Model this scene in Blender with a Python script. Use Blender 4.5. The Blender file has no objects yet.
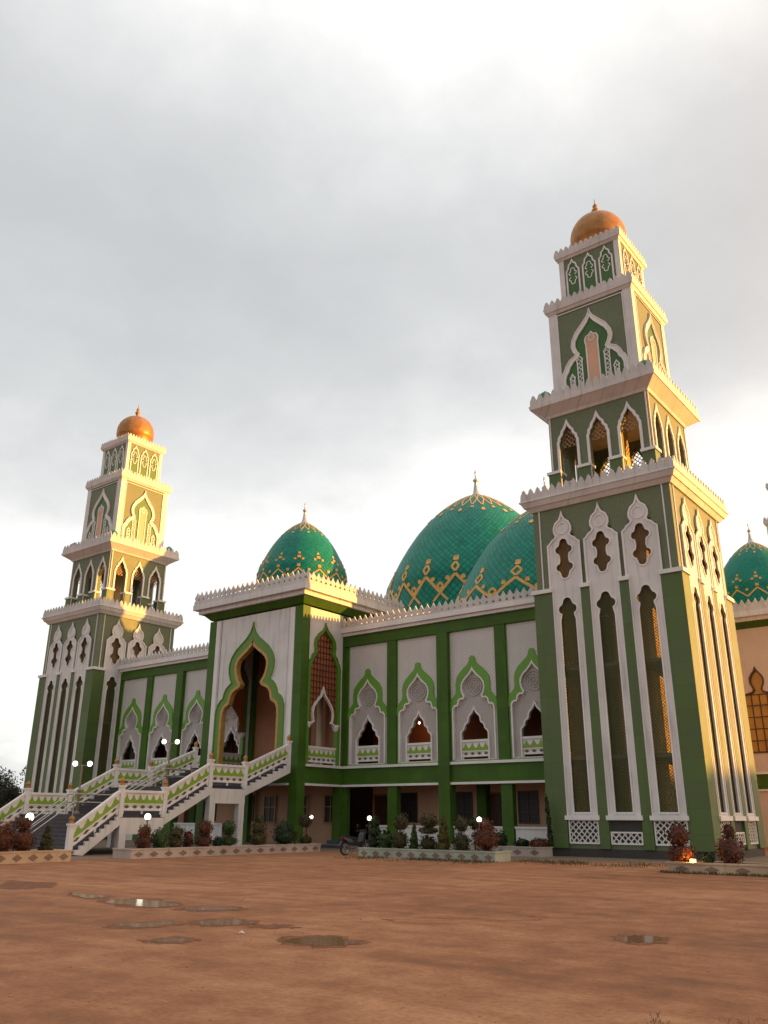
import bpy, math, random
from mathutils import Vector, Matrix
from mathutils.geometry import tessellate_polygon
R = math.radians
rnd = random.Random(7)
scene = bpy.context.scene
COL = scene.collection

# ------------------------------------------------------------------ object helpers
def link(o):
    COL.objects.link(o)
    return o

def thing(name, label, cat, loc=(0, 0, 0), rz=0.0, group=None):
    o = link(bpy.data.objects.new(name, None))
    o.location = loc
    o.rotation_euler = (0, 0, rz)
    o.empty_display_size = 0.2
    return tag(o, label, cat, group)

def tag(o, label=None, cat=None, group=None, kind=None):
    if label: o['label'] = label
    if cat: o['category'] = cat
    if group: o['group'] = group
    if kind: o['kind'] = kind
    return o

def kids(o):
    return [c for c in bpy.data.objects if c.parent == o]

def dup(root, loc=None, rz=None, label=None, group=None, scale=None, parent=None):
    r = link(root.copy())
    if parent is not None: r.parent = parent
    if loc is not None: r.location = loc
    if rz is not None: r.rotation_euler = (0, 0, rz)
    if scale is not None: r.scale = scale
    if label: r['label'] = label
    if group: r['group'] = group
    for c in kids(root):
        if c is r: continue
        d = link(c.copy()); d.parent = r
        for g in kids(c):
            if g.parent == c:
                e = link(g.copy()); e.parent = d
    return r

I4 = Matrix.Identity(4)

class MB:
    def __init__(s):
        s.v = []; s.f = []; s.uv = None
    def add(s, vs, fs, M=None):
        n = len(s.v)
        if M is not None: vs = [M @ Vector(p) for p in vs]
        s.v.extend([tuple(p) for p in vs])
        s.f.extend([tuple(i + n for i in f) for f in fs])
    def box(s, a0, a1, b0, b1, c0, c1, M=None):
        vs = [(a0, b0, c0), (a1, b0, c0), (a1, b1, c0), (a0, b1, c0), (a0, b0, c1), (a1, b0, c1), (a1, b1, c1), (a0, b1, c1)]
        s.add(vs, [(0, 3, 2, 1), (4, 5, 6, 7), (0, 1, 5, 4), (1, 2, 6, 5), (2, 3, 7, 6), (3, 0, 4, 7)], M)
        return s
    def frustum(s, h0, h1, z0, z1, cx=0, cy=0):
        vs = []
        for h, z in ((h0, z0), (h1, z1)):
            vs += [(cx - h, cy - h, z), (cx + h, cy - h, z), (cx + h, cy + h, z), (cx - h, cy + h, z)]
        s.add(vs, [(0, 3, 2, 1), (4, 5, 6, 7), (0, 1, 5, 4), (1, 2, 6, 5), (2, 3, 7, 6), (3, 0, 4, 7)])
        return s
    def plate(s, outer, holes, n0, n1, M=None):
        """polygon with holes in (a,b), extruded from n0 to n1"""
        loops = [outer] + list(holes)
        flat = [p for l in loops for p in l]
        tris = tessellate_polygon([[Vector((p[0], p[1], 0)) for p in l] for l in loops])
        N = len(flat)
        vs = [(p[0], p[1], n0) for p in flat] + [(p[0], p[1], n1) for p in flat]
        fs = []
        for t in tris:
            a, b, c = t
            ar = (flat[b][0]-flat[a][0])*(flat[c][1]-flat[a][1]) - (flat[b][1]-flat[a][1])*(flat[c][0]-flat[a][0])
            if ar < 0: b, c = c, b
            fs.append((a + N, b + N, c + N)); fs.append((a, c, b))
        k = 0
        for li, l in enumerate(loops):
            ar = sum(l[i][0]*l[(i+1) % len(l)][1] - l[(i+1) % len(l)][0]*l[i][1] for i in range(len(l)))
            ccw = ar > 0
            if li > 0: ccw = not ccw
            for i in range(len(l)):
                j = (i + 1) % len(l)
                q = (k+i, k+j, k+j+N, k+i+N)
                fs.append(q if ccw else q[::-1])
            k += len(l)
        s.add(vs, fs, M)
        return s
    def trim(s, pts, w, n0, n1, M=None, closed=False, side=0.0):
        """flat moulding of width w along a polyline in (a,b)"""
        P = [Vector((p[0], p[1])) for p in pts]
        n = len(P); L = []; Rr = []
        for i in range(n):
            pa = P[(i-1) % n] if (closed or i > 0) else P[i]
            pb = P[(i+1) % n] if (closed or i < n-1) else P[i]
            d1 = (P[i] - pa); d2 = (pb - P[i])
            if d1.length < 1e-6: d1 = d2
            if d2.length < 1e-6: d2 = d1
            d1 = d1.normalized(); d2 = d2.normalized()
            n1_ = Vector((-d1.y, d1.x)); n2_ = Vector((-d2.y, d2.x))
            m = n1_ + n2_
            if m.length < .25: m = n1_
            m.normalize()
            k = 1.0 / max(.5, m.dot(n1_))
            L.append(P[i] + m*w*(.5+side)*k); Rr.append(P[i] - m*w*(.5-side)*k)
        vs = []
        for i in range(n):
            vs += [(L[i].x, L[i].y, n0), (Rr[i].x, Rr[i].y, n0), (L[i].x, L[i].y, n1), (Rr[i].x, Rr[i].y, n1)]
        fs = []
        rng = range(n) if closed else range(n-1)
        for i in rng:
            a = 4*i; b = 4*((i+1) % n)
            fs += [(a+2, a+3, b+3, b+2), (a, a+2, b+2, b), (a+3, a+1, b+1, b+3), (a+1, a, b, b+1)]
        if not closed:
            fs += [(0, 1, 3, 2), (4*n-4, 4*n-2, 4*n-1, 4*n-3)]
        s.add(vs, fs, M)
        return s
    def lathe(s, prof, seg=24, M=None, uv=None):
        n = len(prof); vs = []; fs = []
        for i in range(seg):
            a = 2*math.pi*i/seg
            for r, z in prof: vs.append((r*math.cos(a), r*math.sin(a), z))
        for i in range(seg):
            j = (i+1) % seg
            for k in range(n-1):
                a, b, c, d = i*n+k, j*n+k, j*n+k+1, i*n+k+1
                if prof[k][0] < 1e-5: fs.append((a, c, d))
                elif prof[k+1][0] < 1e-5: fs.append((a, b, d))
                else: fs.append((a, b, c, d))
        s.add(vs, fs, M)
        return s
    def tube(s, pts, r, seg=8, M=None, r1=None):
        pts = [Vector(p) for p in pts]; n = len(pts); vs = []; fs = []
        for i, p in enumerate(pts):
            d = (pts[min(i+1, n-1)] - pts[max(i-1, 0)]).normalized()
            x = d.orthogonal().normalized() if i == 0 else (x - d*x.dot(d)).normalized()
            y = d.cross(x)
            rr = r if r1 is None else r + (r1 - r)*i/max(1, n-1)
            for k in range(seg):
                a = 2*math.pi*k/seg
                vs.append(p + x*rr*math.cos(a) + y*rr*math.sin(a))
        for i in range(n-1):
            for k in range(seg):
                fs.append((i*seg+k, i*seg+(k+1) % seg, (i+1)*seg+(k+1) % seg, (i+1)*seg+k))
        fs.append(tuple(range(seg))[::-1]); fs.append(tuple((n-1)*seg+k for k in range(seg)))
        s.add(vs, fs, M)
        return s
    def build(s, name, mat, parent=None, smooth=False, label=None, bevel=0.0):
        me = bpy.data.meshes.new(name)
        me.from_pydata(s.v, [], s.f)
        me.validate()
        if smooth: me.shade_smooth()
        me.materials.append(mat)
        me.update()
        o = link(bpy.data.objects.new(name, me))
        if parent is not None: o.parent = parent
        if label: o['label'] = label
        return o

def face_m(O, u, n):
    """(a,b,c) -> O + a*u + b*Z + c*n"""
    M = Matrix.Identity(4)
    for i in range(3):
        M[i][0] = u[i]; M[i][1] = (0, 0, 1)[i]; M[i][2] = n[i]; M[i][3] = O[i]
    return M

def mir(pts):
    """right half from top (x=0) downwards -> full open outline left-bottom .. top .. right-bottom"""
    left = [(-x, z) for x, z in pts if x > 1e-6][::-1]
    return left + list(pts)

def smooth_pts(pts, keep=(), it=1):
    """Chaikin on an open polyline; indexes in keep stay sharp"""
    for _ in range(it):
        out = [pts[0]]; newkeep = set()
        for i in range(len(pts)-1):
            a, b = pts[i], pts[i+1]
            if i in keep and i > 0: newkeep.add(len(out)); out.append(a)
            if not (i == 0): out.append((a[0]*.75+b[0]*.25, a[1]*.75+b[1]*.25))
            if not (i == len(pts)-2): out.append((a[0]*.25+b[0]*.75, a[1]*.25+b[1]*.75))
        out.append(pts[-1]); pts = out; keep = newkeep
    return pts

def arc(cx, cz, r, a0, a1, n=6):
    return [(cx + r*math.cos(R(a0+(a1-a0)*i/n)), cz + r*math.sin(R(a0+(a1-a0)*i/n))) for i in range(n+1)]

def rect(a0, a1, b0, b1):
    return [(a0, b0), (a1, b0), (a1, b1), (a0, b1)]

def shift(pts, dx, dz=0, s=1.0):
    return [(p[0]*s+dx, p[1]*s+dz) for p in pts]

# ------------------------------------------------------------------ materials
def nodes(name):
    m = bpy.data.materials.new(name); m.use_nodes = True
    nt = m.node_tree; nt.nodes.clear()
    out = nt.nodes.new('ShaderNodeOutputMaterial')
    b = nt.nodes.new('ShaderNodeBsdfPrincipled')
    nt.links.new(b.outputs[0], out.inputs[0])
    return m, nt, b, out

def N(nt, t, **kw):
    n = nt.nodes.new(t)
    for k, v in kw.items():
        if k in n.inputs.keys() if isinstance(k, str) else False: n.inputs[k].default_value = v
        else: setattr(n, k, v)
    return n

def ramp(nt, src, stops):
    r = nt.nodes.new('ShaderNodeValToRGB')
    el = r.color_ramp.elements
    while len(el) < len(stops): el.new(.5)
    for e, (p, c) in zip(el, stops):
        e.position = p; e.color = c if len(c) == 4 else (*c, 1)
    nt.links.new(src, r.inputs[0])
    return r

def mixc(nt, fac, a, b, mode='MIX'):
    m = nt.nodes.new('ShaderNodeMix'); m.data_type = 'RGBA'; m.blend_type = mode
    for s, v in ((m.inputs['Factor'], fac), (m.inputs['A'], a), (m.inputs['B'], b)):
        if hasattr(v, 'is_linked') or hasattr(v, 'links'): nt.links.new(v, s)
        elif isinstance(v, (int, float)): s.default_value = v
        else: s.default_value = (*v, 1) if len(v) == 3 else v
    # colour sockets are the last A/B pair
    return m

def mixrgb(nt, fac, a, b, mode='MIX'):
    m = nt.nodes.new('ShaderNodeMixRGB'); m.blend_type = mode
    for s, v in zip(m.inputs, (fac, a, b)):
        if hasattr(v, 'links'): nt.links.new(v, s)
        elif isinstance(v, (int, float)): s.default_value = v
        else: s.default_value = (*v, 1) if len(v) == 3 else v
    return m.outputs[0]

def math_(nt, op, a, b=0.0, c=None):
    m = nt.nodes.new('ShaderNodeMath'); m.operation = op
    for s, v in zip(m.inputs, (a, b, c)):
        if v is None: continue
        if hasattr(v, 'links'): nt.links.new(v, s)
        else: s.default_value = v
    return m.outputs[0]

def wall_coords(nt):
    """(x+y, z) of the object: runs along any axis-aligned vertical wall"""
    tc = nt.nodes.new('ShaderNodeTexCoord')
    sp = nt.nodes.new('ShaderNodeSeparateXYZ'); nt.links.new(tc.outputs['Object'], sp.inputs[0])
    s = math_(nt, 'ADD', sp.outputs[0], sp.outputs[1])
    cb = nt.nodes.new('ShaderNodeCombineXYZ')
    nt.links.new(s, cb.inputs[0]); nt.links.new(sp.outputs[2], cb.inputs[1])
    return tc, cb.outputs[0], s, sp.outputs[2]

def noise(nt, vec, scale, detail=4, rough=.55):
    n = nt.nodes.new('ShaderNodeTexNoise')
    n.inputs['Scale'].default_value = scale; n.inputs['Detail'].default_value = detail; n.inputs['Roughness'].default_value = rough
    if vec is not None: nt.links.new(vec, n.inputs['Vector'])
    return n.outputs['Fac']

def bump(nt, b, h, strength=.3, dist=.02):
    bp = nt.nodes.new('ShaderNodeBump'); bp.inputs['Strength'].default_value = strength; bp.inputs['Distance'].default_value = dist
    nt.links.new(h, bp.inputs['Height']); nt.links.new(bp.outputs[0], b.inputs['Normal'])

def paint(name, col, rough=.6, var=.18, streak=.25, tiles=None, spec=.4, dirt=(.09, .08, .06), bumpy=.15, diamond=None, grout=.55):
    """painted or tiled wall: uneven tone, rain streaks, optional tile joints or raised diamond lattice"""
    m, nt, b, out = nodes(name)
    tc, wv, s, z = wall_coords(nt)
    n1 = noise(nt, tc.outputs['Object'], .7, 5)
    n2 = noise(nt, tc.outputs['Object'], 9, 3)
    dark = tuple(c*(1-var) for c in col); lite = tuple(min(1, c*(1+var*.7)) for c in col)
    c = ramp(nt, n1, [(.3, dark), (.7, lite)]).outputs[0]
    if streak:
        mp = nt.nodes.new('ShaderNodeMapping'); mp.inputs['Scale'].default_value = (2.2, .16, 1)
        nt.links.new(wv, mp.inputs[0])
        st = ramp(nt, noise(nt, mp.outputs[0], 2.0, 6, .65), [(.52, (0, 0, 0)), (.78, (1, 1, 1))]).outputs[0]
        f = math_(nt, 'MULTIPLY', st, streak)
        c = mixrgb(nt, f, c, dirt)
    h = n2
    if tiles:
        br = nt.nodes.new('ShaderNodeTexBrick')
        br.inputs['Scale'].default_value = 1; br.inputs['Brick Width'].default_value = tiles[0]; br.inputs['Row Height'].default_value = tiles[1]
        br.inputs['Mortar Size'].default_value = tiles[2]; br.offset = tiles[3] if len(tiles) > 3 else 0
        br.inputs['Color1'].default_value = (1, 1, 1, 1); br.inputs['Color2'].default_value = (.86, .86, .86, 1); br.inputs['Mortar'].default_value = (grout, grout, grout, 1)
        nt.links.new(wv, br.inputs[0])
        c = mixrgb(nt, 1.0, c, br.outputs[0], 'MULTIPLY')
    if diamond:
        p, amt = diamond
        a = math_(nt, 'PINGPONG', math_(nt, 'ADD', s, z), p/2)
        d = math_(nt, 'PINGPONG', math_(nt, 'SUBTRACT', s, z), p/2)
        mm = math_(nt, 'MINIMUM', a, d)
        e = ramp(nt, math_(nt, 'DIVIDE', mm, p/2), [(.12, (0, 0, 0)), (.32, (1, 1, 1))]).outputs[0]
        c = mixrgb(nt, math_(nt, 'MULTIPLY', math_(nt, 'SUBTRACT', 1.0, e), 1.0), mixrgb(nt, amt, c, (col[0]*.55, col[1]*.52, col[2]*.5)), c)
        h = math_(nt, 'ADD', math_(nt, 'MULTIPLY', math_(nt, 'SUBTRACT', 1.0, e), 1.0), math_(nt, 'MULTIPLY', n2, .1))
    nt.links.new(c, b.inputs['Base Color'])
    rr = ramp(nt, n1, [(.3, (rough*.8,)*3), (.7, (min(1, rough*1.15),)*3)]).outputs[0]
    nt.links.new(rr, b.inputs['Roughness'])
    b.inputs['Specular IOR Level'].default_value = spec
    bump(nt, b, h, bumpy, .02)
    return m

def screen_mat(name, col, scale, thr=.32, rough=.6):
    """pierced lattice screen: real openings cut by a hexagonal pattern"""
    m, nt, b, out = nodes(name)
    tc, wv, s, z = wall_coords(nt)
    mp = nt.nodes.new('ShaderNodeMapping'); mp.inputs['Scale'].default_value = (scale, scale, 1); mp.inputs['Rotation'].default_value = (0, 0, R(45))
    nt.links.new(wv, mp.inputs[0])
    vo = nt.nodes.new('ShaderNodeTexVoronoi'); vo.voronoi_dimensions = '2D'; vo.inputs['Randomness'].default_value = .22; vo.inputs['Scale'].default_value = 1
    vo.feature = 'DISTANCE_TO_EDGE'
    nt.links.new(mp.outputs[0], vo.inputs['Vector'])
    f = math_(nt, 'LESS_THAN', vo.outputs['Distance'], thr)
    tr = nt.nodes.new('ShaderNodeBsdfTransparent')
    mx = nt.nodes.new('ShaderNodeMixShader')
    nt.links.new(f, mx.inputs[0]); nt.links.new(tr.outputs[0], mx.inputs[1]); nt.links.new(b.outputs[0], mx.inputs[2])
    nt.links.new(mx.outputs[0], out.inputs[0])
    b.inputs['Base Color'].default_value = (*col, 1); b.inputs['Roughness'].default_value = rough
    return m

def plain(name, col, rough=.5, metal=0.0, emit=None, var=.15, scale=3.0, bumpy=.1):
    m, nt, b, out = nodes(name)
    tc = nt.nodes.new('ShaderNodeTexCoord')
    n = noise(nt, tc.outputs['Object'], scale, 4)
    c = ramp(nt, n, [(.3, tuple(x*(1-var) for x in col)), (.7, tuple(min(1, x*(1+var)) for x in col))]).outputs[0]
    nt.links.new(c, b.inputs['Base Color'])
    b.inputs['Roughness'].default_value = rough; b.inputs['Metallic'].default_value = metal
    if emit:
        b.inputs['Emission Color'].default_value = (*emit[0], 1); b.inputs['Emission Strength'].default_value = emit[1]
    if bumpy: bump(nt, b, noise(nt, tc.outputs['Object'], scale*8, 3), bumpy, .01)
    return m

def leaf_mat(name, c1, c2, c3):
    m, nt, b, out = nodes(name)
    tc = nt.nodes.new('ShaderNodeTexCoord')
    n = noise(nt, tc.outputs['Object'], 3.5, 3)
    n2 = noise(nt, tc.outputs['Object'], 16, 2)
    mx = math_(nt, 'ADD', math_(nt, 'MULTIPLY', n, .6), math_(nt, 'MULTIPLY', n2, .4))
    c = ramp(nt, mx, [(.36, c1), (.5, c2), (.64, c3)]).outputs[0]
    nt.links.new(c, b.inputs['Base Color'])
    b.inputs['Roughness'].default_value = .55; b.inputs['Specular IOR Level'].default_value = .3
    return m

WHITE = paint('white_paint', (.66, .638, .628), .55, .11, .42, bumpy=.06)
WHITE_TRIM = paint('white_moulding', (.74, .715, .70), .5, .10, .22, bumpy=.05)
WHITE_LAT = paint('white_diamond_wall', (.64, .618, .608), .6, .06, .10, diamond=(.22, .38), bumpy=.35)
PANEL_GREY = paint('carved_panel', (.54, .505, .49), .65, .08, .12, diamond=(.16, .6), bumpy=.6)
GREEN = paint('dark_green_tile', (.060, .112, .010), .62, .20, .30, tiles=(.9, 1.02, .008), spec=.85, bumpy=.05)
HALL_GREEN = paint('hall_green_paint', (.058, .132, .016), .5, .18, .28, spec=.2, tiles=(.6, .6, .004), bumpy=.05)
LIME = paint('lime_green_paint', (.13, .32, .035), .45, .12, .06, bumpy=.04)
PORTAL_LIME = paint('portal_green_paint', (.105, .235, .024), .45, .12, .08, bumpy=.04)
FRIEZE = paint('frieze_green', (.22, .36, .035), .5, .15, .10, bumpy=.05)
OLIVE = paint('olive_mosaic', (.155, .186, .102), .62, .14, .16, tiles=(.11, .11, .010), spec=.5, bumpy=.08, grout=.78)
OLIVE_IN = paint('relief_green', (.05, .135, .03), .45, .14, .05, bumpy=.05)
SALMON = paint('salmon_paint', (.66, .39, .26), .7, .10, .10, bumpy=.05)
CREAM = paint('cream_paint', (.60, .47, .36), .65, .08, .12, bumpy=.05)
GOLD = plain('gold_paint', (.38, .175, .045), .45, .35, var=.25, scale=2.2, bumpy=.06)
GOLDTRIM = plain('ochre_reveal', (.42, .25, .06), .45, 0, var=.15)
TERRA = paint('terracotta_paint', (.34, .10, .035), .6, .18, .10, bumpy=.05)
INNER = paint('maroon_interior_wall', (.26, .085, .04), .6, .2, .05, bumpy=.05)
PORCH = paint('porch_brown_paint', (.40, .17, .09), .6, .2, .05, bumpy=.05)
PALE = paint('pale_column_paint', (.50, .42, .30), .5, .1, .05)
OCHRE = paint('ochre_inner_plaster', (.62, .42, .17), .7, .2, .1)
GROOVE = paint('groove_grey', (.16, .15, .14), .7, .1, 0)
WOOD = plain('dark_wood', (.055, .022, .012), .45, 0, var=.3, scale=5)
DARKGLASS = plain('dark_glass', (.010, .010, .012), .45, 0, var=.1, bumpy=0)
GOLDGLASS = plain('amber_glass', (.40, .20, .045), .18, 0, var=.2, scale=1.2, bumpy=0)
FLOORTILE = plain('dark_stair_tile', (.040, .032, .046), .4, 0, var=.3, scale=2.5)
NOSING = plain('step_edge_tile', (.085, .075, .08), .5, 0, var=.3)
PARA = paint('weathered_parapet', (.58, .55, .53), .65, .16, .45, dirt=(.12, .11, .09), bumpy=.12)
CONCRETE = paint('weathered_concrete', (.24, .20, .165), .85, .25, .35, bumpy=.3)
PLINTH = paint('dark_plinth', (.05, .045, .04), .8, .3, .3, bumpy=.3)
METAL = plain('steel_pipe', (.45, .44, .43), .35, .7)
POLE = plain('pole_paint', (.20, .16, .11), .45, .4)
SILVER = plain('silver_finial', (.50, .50, .50), .35, .6)
LAMP = plain('lit_globe', (.9, .88, .8), .4, 0, emit=((1, .93, .78), 2.2), bumpy=0)
SPOT = plain('lit_spotlight', (.9, .6, .2), .4, 0, emit=((1, .42, .06), 9.0), bumpy=0)
SCREEN_DARK = screen_mat('dark_lattice_screen', (.105, .11, .034), 10.0, .125)
SCREEN_FINE = screen_mat('fine_bronze_screen', (.30, .19, .085), 11.0, .10)
SCREEN_BRONZE = screen_mat('bronze_lattice_screen', (.34, .20, .10), 5.2, .12)
SCREEN_WHITE = screen_mat('white_lattice_screen', (.62, .60, .57), 5.2, .135)
SCREEN_TERRA = screen_mat('terracotta_lattice', (.46, .15, .05), 6.0, .12)
BARK = plain('bark', (.07, .05, .035), .9, 0, var=.3, scale=6, bumpy=.5)

def dome_mat():
    m, nt, b, out = nodes('teal_dome_tiles')
    uv = nt.nodes.new('ShaderNodeUVMap'); uv.uv_map = 'UVMap'
    sp = nt.nodes.new('ShaderNodeSeparateXYZ'); nt.links.new(uv.outputs[0], sp.inputs[0])
    u, v = sp.outputs[0], sp.outputs[1]
    a = math_(nt, 'PINGPONG', math_(nt, 'ADD', u, v), .5)
    d = math_(nt, 'PINGPONG', math_(nt, 'SUBTRACT', u, v), .5)
    mm = math_(nt, 'MINIMUM', a, d)
    e = ramp(nt, mm, [(.02, (0, 0, 0)), (.12, (1, 1, 1))]).outputs[0]
    # each scale rises towards its lower tip
    tc = nt.nodes.new('ShaderNodeTexCoord')
    n = noise(nt, tc.outputs['Object'], .8, 4)
    fl = nt.nodes.new('ShaderNodeTexWhiteNoise'); fl.noise_dimensions = '2D'
    cb = nt.nodes.new('ShaderNodeCombineXYZ')
    nt.links.new(math_(nt, 'FLOOR', math_(nt, 'ADD', u, v)), cb.inputs[0]); nt.links.new(math_(nt, 'FLOOR', math_(nt, 'SUBTRACT', u, v)), cb.inputs[1])
    nt.links.new(cb.outputs[0], fl.inputs['Vector'])
    c = ramp(nt, math_(nt, 'ADD', math_(nt, 'MULTIPLY', n, .65), math_(nt, 'MULTIPLY', fl.outputs[0], .35)), [(.25, (.000, .165, .118)), (.5, (.003, .225, .162)), (.8, (.008, .28, .195))]).outputs[0]
    c = mixrgb(nt, e, (.001, .085, .062), c)
    nt.links.new(c, b.inputs['Base Color'])
    b.inputs['Roughness'].default_value = .42; b.inputs['Specular IOR Level'].default_value = .22
    bump(nt, b, e, .5, .03)
    return m
TEAL = dome_mat()
TEALP = plain('teal_paint', (.02, .20, .13), .45)
DOME_ORANGE = plain('dome_ornament', (.66, .37, .095), .45, 0, var=.15)

# ------------------------------------------------------------------ the camera (solved from the photograph's vanishing lines)
CX, CY = 38.353, -37.575
def camera():
    y, pi, ro = R(-37.836), R(20.101), R(.296)
    fw = Vector((math.sin(y)*math.cos(pi), math.cos(y)*math.cos(pi), math.sin(pi)))
    rt = Vector((math.cos(y), -math.sin(y), 0)); up = rt.cross(fw)
    r2 = rt*math.cos(ro) + up*math.sin(ro); u2 = -rt*math.sin(ro) + up*math.cos(ro)
    M = Matrix.Identity(4)
    for i in range(3):
        M[i][0] = r2[i]; M[i][1] = u2[i]; M[i][2] = -fw[i]; M[i][3] = (CX, CY, 1.6)[i]
    cd = bpy.data.cameras.new('camera'); co = link(bpy.data.objects.new('camera', cd))
    co.matrix_world = M
    cd.sensor_fit = 'VERTICAL'; cd.sensor_height = 24; cd.lens = 836.07*24/1024
    cd.clip_start = .1; cd.clip_end = 5000
    scene.camera = co
camera()

# ------------------------------------------------------------------ sky and sun
SUN_EL, SUN_AZ = R(2.8), R(-33)     # azimuth measured from +X towards -Y
SUN_DIR = Vector((math.cos(SUN_EL)*math.cos(SUN_AZ), -math.cos(SUN_EL)*math.sin(SUN_AZ), math.sin(SUN_EL)))
def sky():
    w = bpy.data.worlds.new('World'); scene.world = w; w.use_nodes = True
    nt = w.node_tree; nt.nodes.clear()
    out = nt.nodes.new('ShaderNodeOutputWorld')
    st = nt.nodes.new('ShaderNodeTexSky'); st.sky_type = 'NISHITA'; st.sun_disc = False
    st.sun_elevation = SUN_EL; st.sun_rotation = math.pi/2 + SUN_AZ
    b1 = nt.nodes.new('ShaderNodeBackground'); b1.inputs[1].default_value = .1
    nt.links.new(st.outputs[0], b1.inputs[0])
    tc = nt.nodes.new('ShaderNodeTexCoord')
    sp = nt.nodes.new('ShaderNodeSeparateXYZ'); nt.links.new(tc.outputs['Generated'], sp.inputs[0])
    x, y, z = sp.outputs
    zz = math_(nt, 'MAXIMUM', z, 0.0)
    k = math_(nt, 'ADD', zz, .35)
    cb = nt.nodes.new('ShaderNodeCombineXYZ')
    nt.links.new(math_(nt, 'DIVIDE', x, k), cb.inputs[0]); nt.links.new(math_(nt, 'DIVIDE', y, k), cb.inputs[1])
    cb.inputs[2].default_value = SKY_SEED
    n1 = noise(nt, cb.outputs[0], 1.3, 5, .5)
    n2 = noise(nt, cb.outputs[0], 5.0, 6, .6)
    # cloud deck: thin and bright near the horizon, a grey sheet in the middle, brighter breaks above
    hz = ramp(nt, zz, [(.0, (.70,)*3), (.08, (.95,)*3), (.20, (1.1,)*3), (.30, (1.05,)*3), (.41, (.78,)*3), (.50, (.46,)*3), (.60, (.40,)*3), (.69, (.62,)*3), (.77, (.90,)*3)]).outputs[0]
    f = math_(nt, 'ADD', hz, math_(nt, 'ADD', math_(nt, 'MULTIPLY', math_(nt, 'SUBTRACT', n1, .5), 1.0), math_(nt, 'MULTIPLY', math_(nt, 'SUBTRACT', n2, .5), .42)))
    c = ramp(nt, f, [(.0, (.395, .404, .416)), (.35, (.44, .449, .46)), (.60, (.51, .519, .528)), (.80, (.63, .632, .63)), (.94, (.76, .755, .74))]).outputs[0]
    # unseen sky behind the camera dimmed so the front facade gets less light
    dk = ramp(nt, math_(nt, 'MULTIPLY_ADD', y, .5, .5), [(.15, (SOUTH_DIM,)*3), (.62, (1,)*3)]).outputs[0]
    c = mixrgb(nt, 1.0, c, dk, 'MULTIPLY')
    # warm brightening of the cloud round the low sun
    dp = nt.nodes.new('ShaderNodeVectorMath'); dp.operation = 'DOT_PRODUCT'
    nt.links.new(tc.outputs['Generated'], dp.inputs[0]); dp.inputs[1].default_value = SUN_DIR
    dm = math_(nt, 'MAXIMUM', dp.outputs['Value'], 0.0)
    c = mixrgb(nt, math_(nt, 'POWER', dm, 9.0), c, (2.2, 1.15, .36), 'ADD')
    c = mixrgb(nt, math_(nt, 'POWER', dm, 2.0), c, (.46, .24, .07), 'ADD')
    b2 = nt.nodes.new('ShaderNodeBackground'); b2.inputs[1].default_value = CLOUD
    nt.links.new(c, b2.inputs[0])
    mx = nt.nodes.new('ShaderNodeMixShader'); mx.inputs[0].default_value = .94
    nt.links.new(b1.outputs[0], mx.inputs[1]); nt.links.new(b2.outputs[0], mx.inputs[2])
    nt.links.new(mx.outputs[0], out.inputs[0])
    sd = bpy.data.lights.new('sun', 'SUN'); so = link(bpy.data.objects.new('sun', sd))
    sd.energy = 5.0; sd.angle = R(.5); sd.color = (1, .45, .08)
    so.rotation_euler = SUN_DIR.to_track_quat('Z', 'Y').to_euler()
    so.location = SUN_DIR*200
SKY_SEED, CLOUD, SOUTH_DIM = 3.1, .70, .76
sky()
scene.view_settings.view_transform = 'Standard'; scene.view_settings.look = 'None'
scene.view_settings.exposure = 1.05; scene.view_settings.gamma = 1; scene.view_settings.use_curve_mapping = False

# ------------------------------------------------------------------ ground
def ground():
    m, nt, b, out = nodes('laterite')
    tc = nt.nodes.new('ShaderNodeTexCoord'); P = tc.outputs['Object']
    n1 = noise(nt, P, .11, 6, .62); n2 = noise(nt, P, 1.6, 6, .62); n3 = noise(nt, P, 14, 5, .65)
    # stretched along the way vehicles cross the yard
    mp = nt.nodes.new('ShaderNodeMapping'); mp.inputs['Rotation'].default_value = (0, 0, R(-38)); mp.inputs['Scale'].default_value = (.10, .9, 1)
    nt.links.new(P, mp.inputs[0]); n4 = noise(nt, mp.outputs[0], 1.5, 6, .6)
    f = math_(nt, 'ADD', math_(nt, 'MULTIPLY', n1, .42), math_(nt, 'ADD', math_(nt, 'MULTIPLY', n2, .32), math_(nt, 'MULTIPLY', n4, .26)))
    c = ramp(nt, f, [(.385, (.15, .064, .030)), (.45, (.245, .106, .050)), (.515, (.325, .146, .070)), (.61, (.45, .226, .118))]).outputs[0]
    c = mixrgb(nt, math_(nt, 'MULTIPLY', ramp(nt, n3, [(.35, (1, 1, 1)), (.55, (0, 0, 0))]).outputs[0], .38), c, (.15, .064, .032))
    nt.links.new(c, b.inputs['Base Color'])
    nt.links.new(ramp(nt, f, [(.36, (.5,)*3), (.46, (.92,)*3)]).outputs[0], b.inputs['Roughness'])
    b.inputs['Specular IOR Level'].default_value = .25
    h = math_(nt, 'ADD', math_(nt, 'MULTIPLY', n2, .8), math_(nt, 'ADD', math_(nt, 'MULTIPLY', n3, .25), math_(nt, 'MULTIPLY', n4, .8)))
    bump(nt, b, h, .55, .12)
    mb = MB(); S = 2500
    mb.add([(-S, -S, 0), (S, -S, 0), (S, S, 0), (-S, S, 0)], [(0, 1, 2, 3)])
    tag(mb.build('ground', m), kind='structure')
ground()

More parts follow.
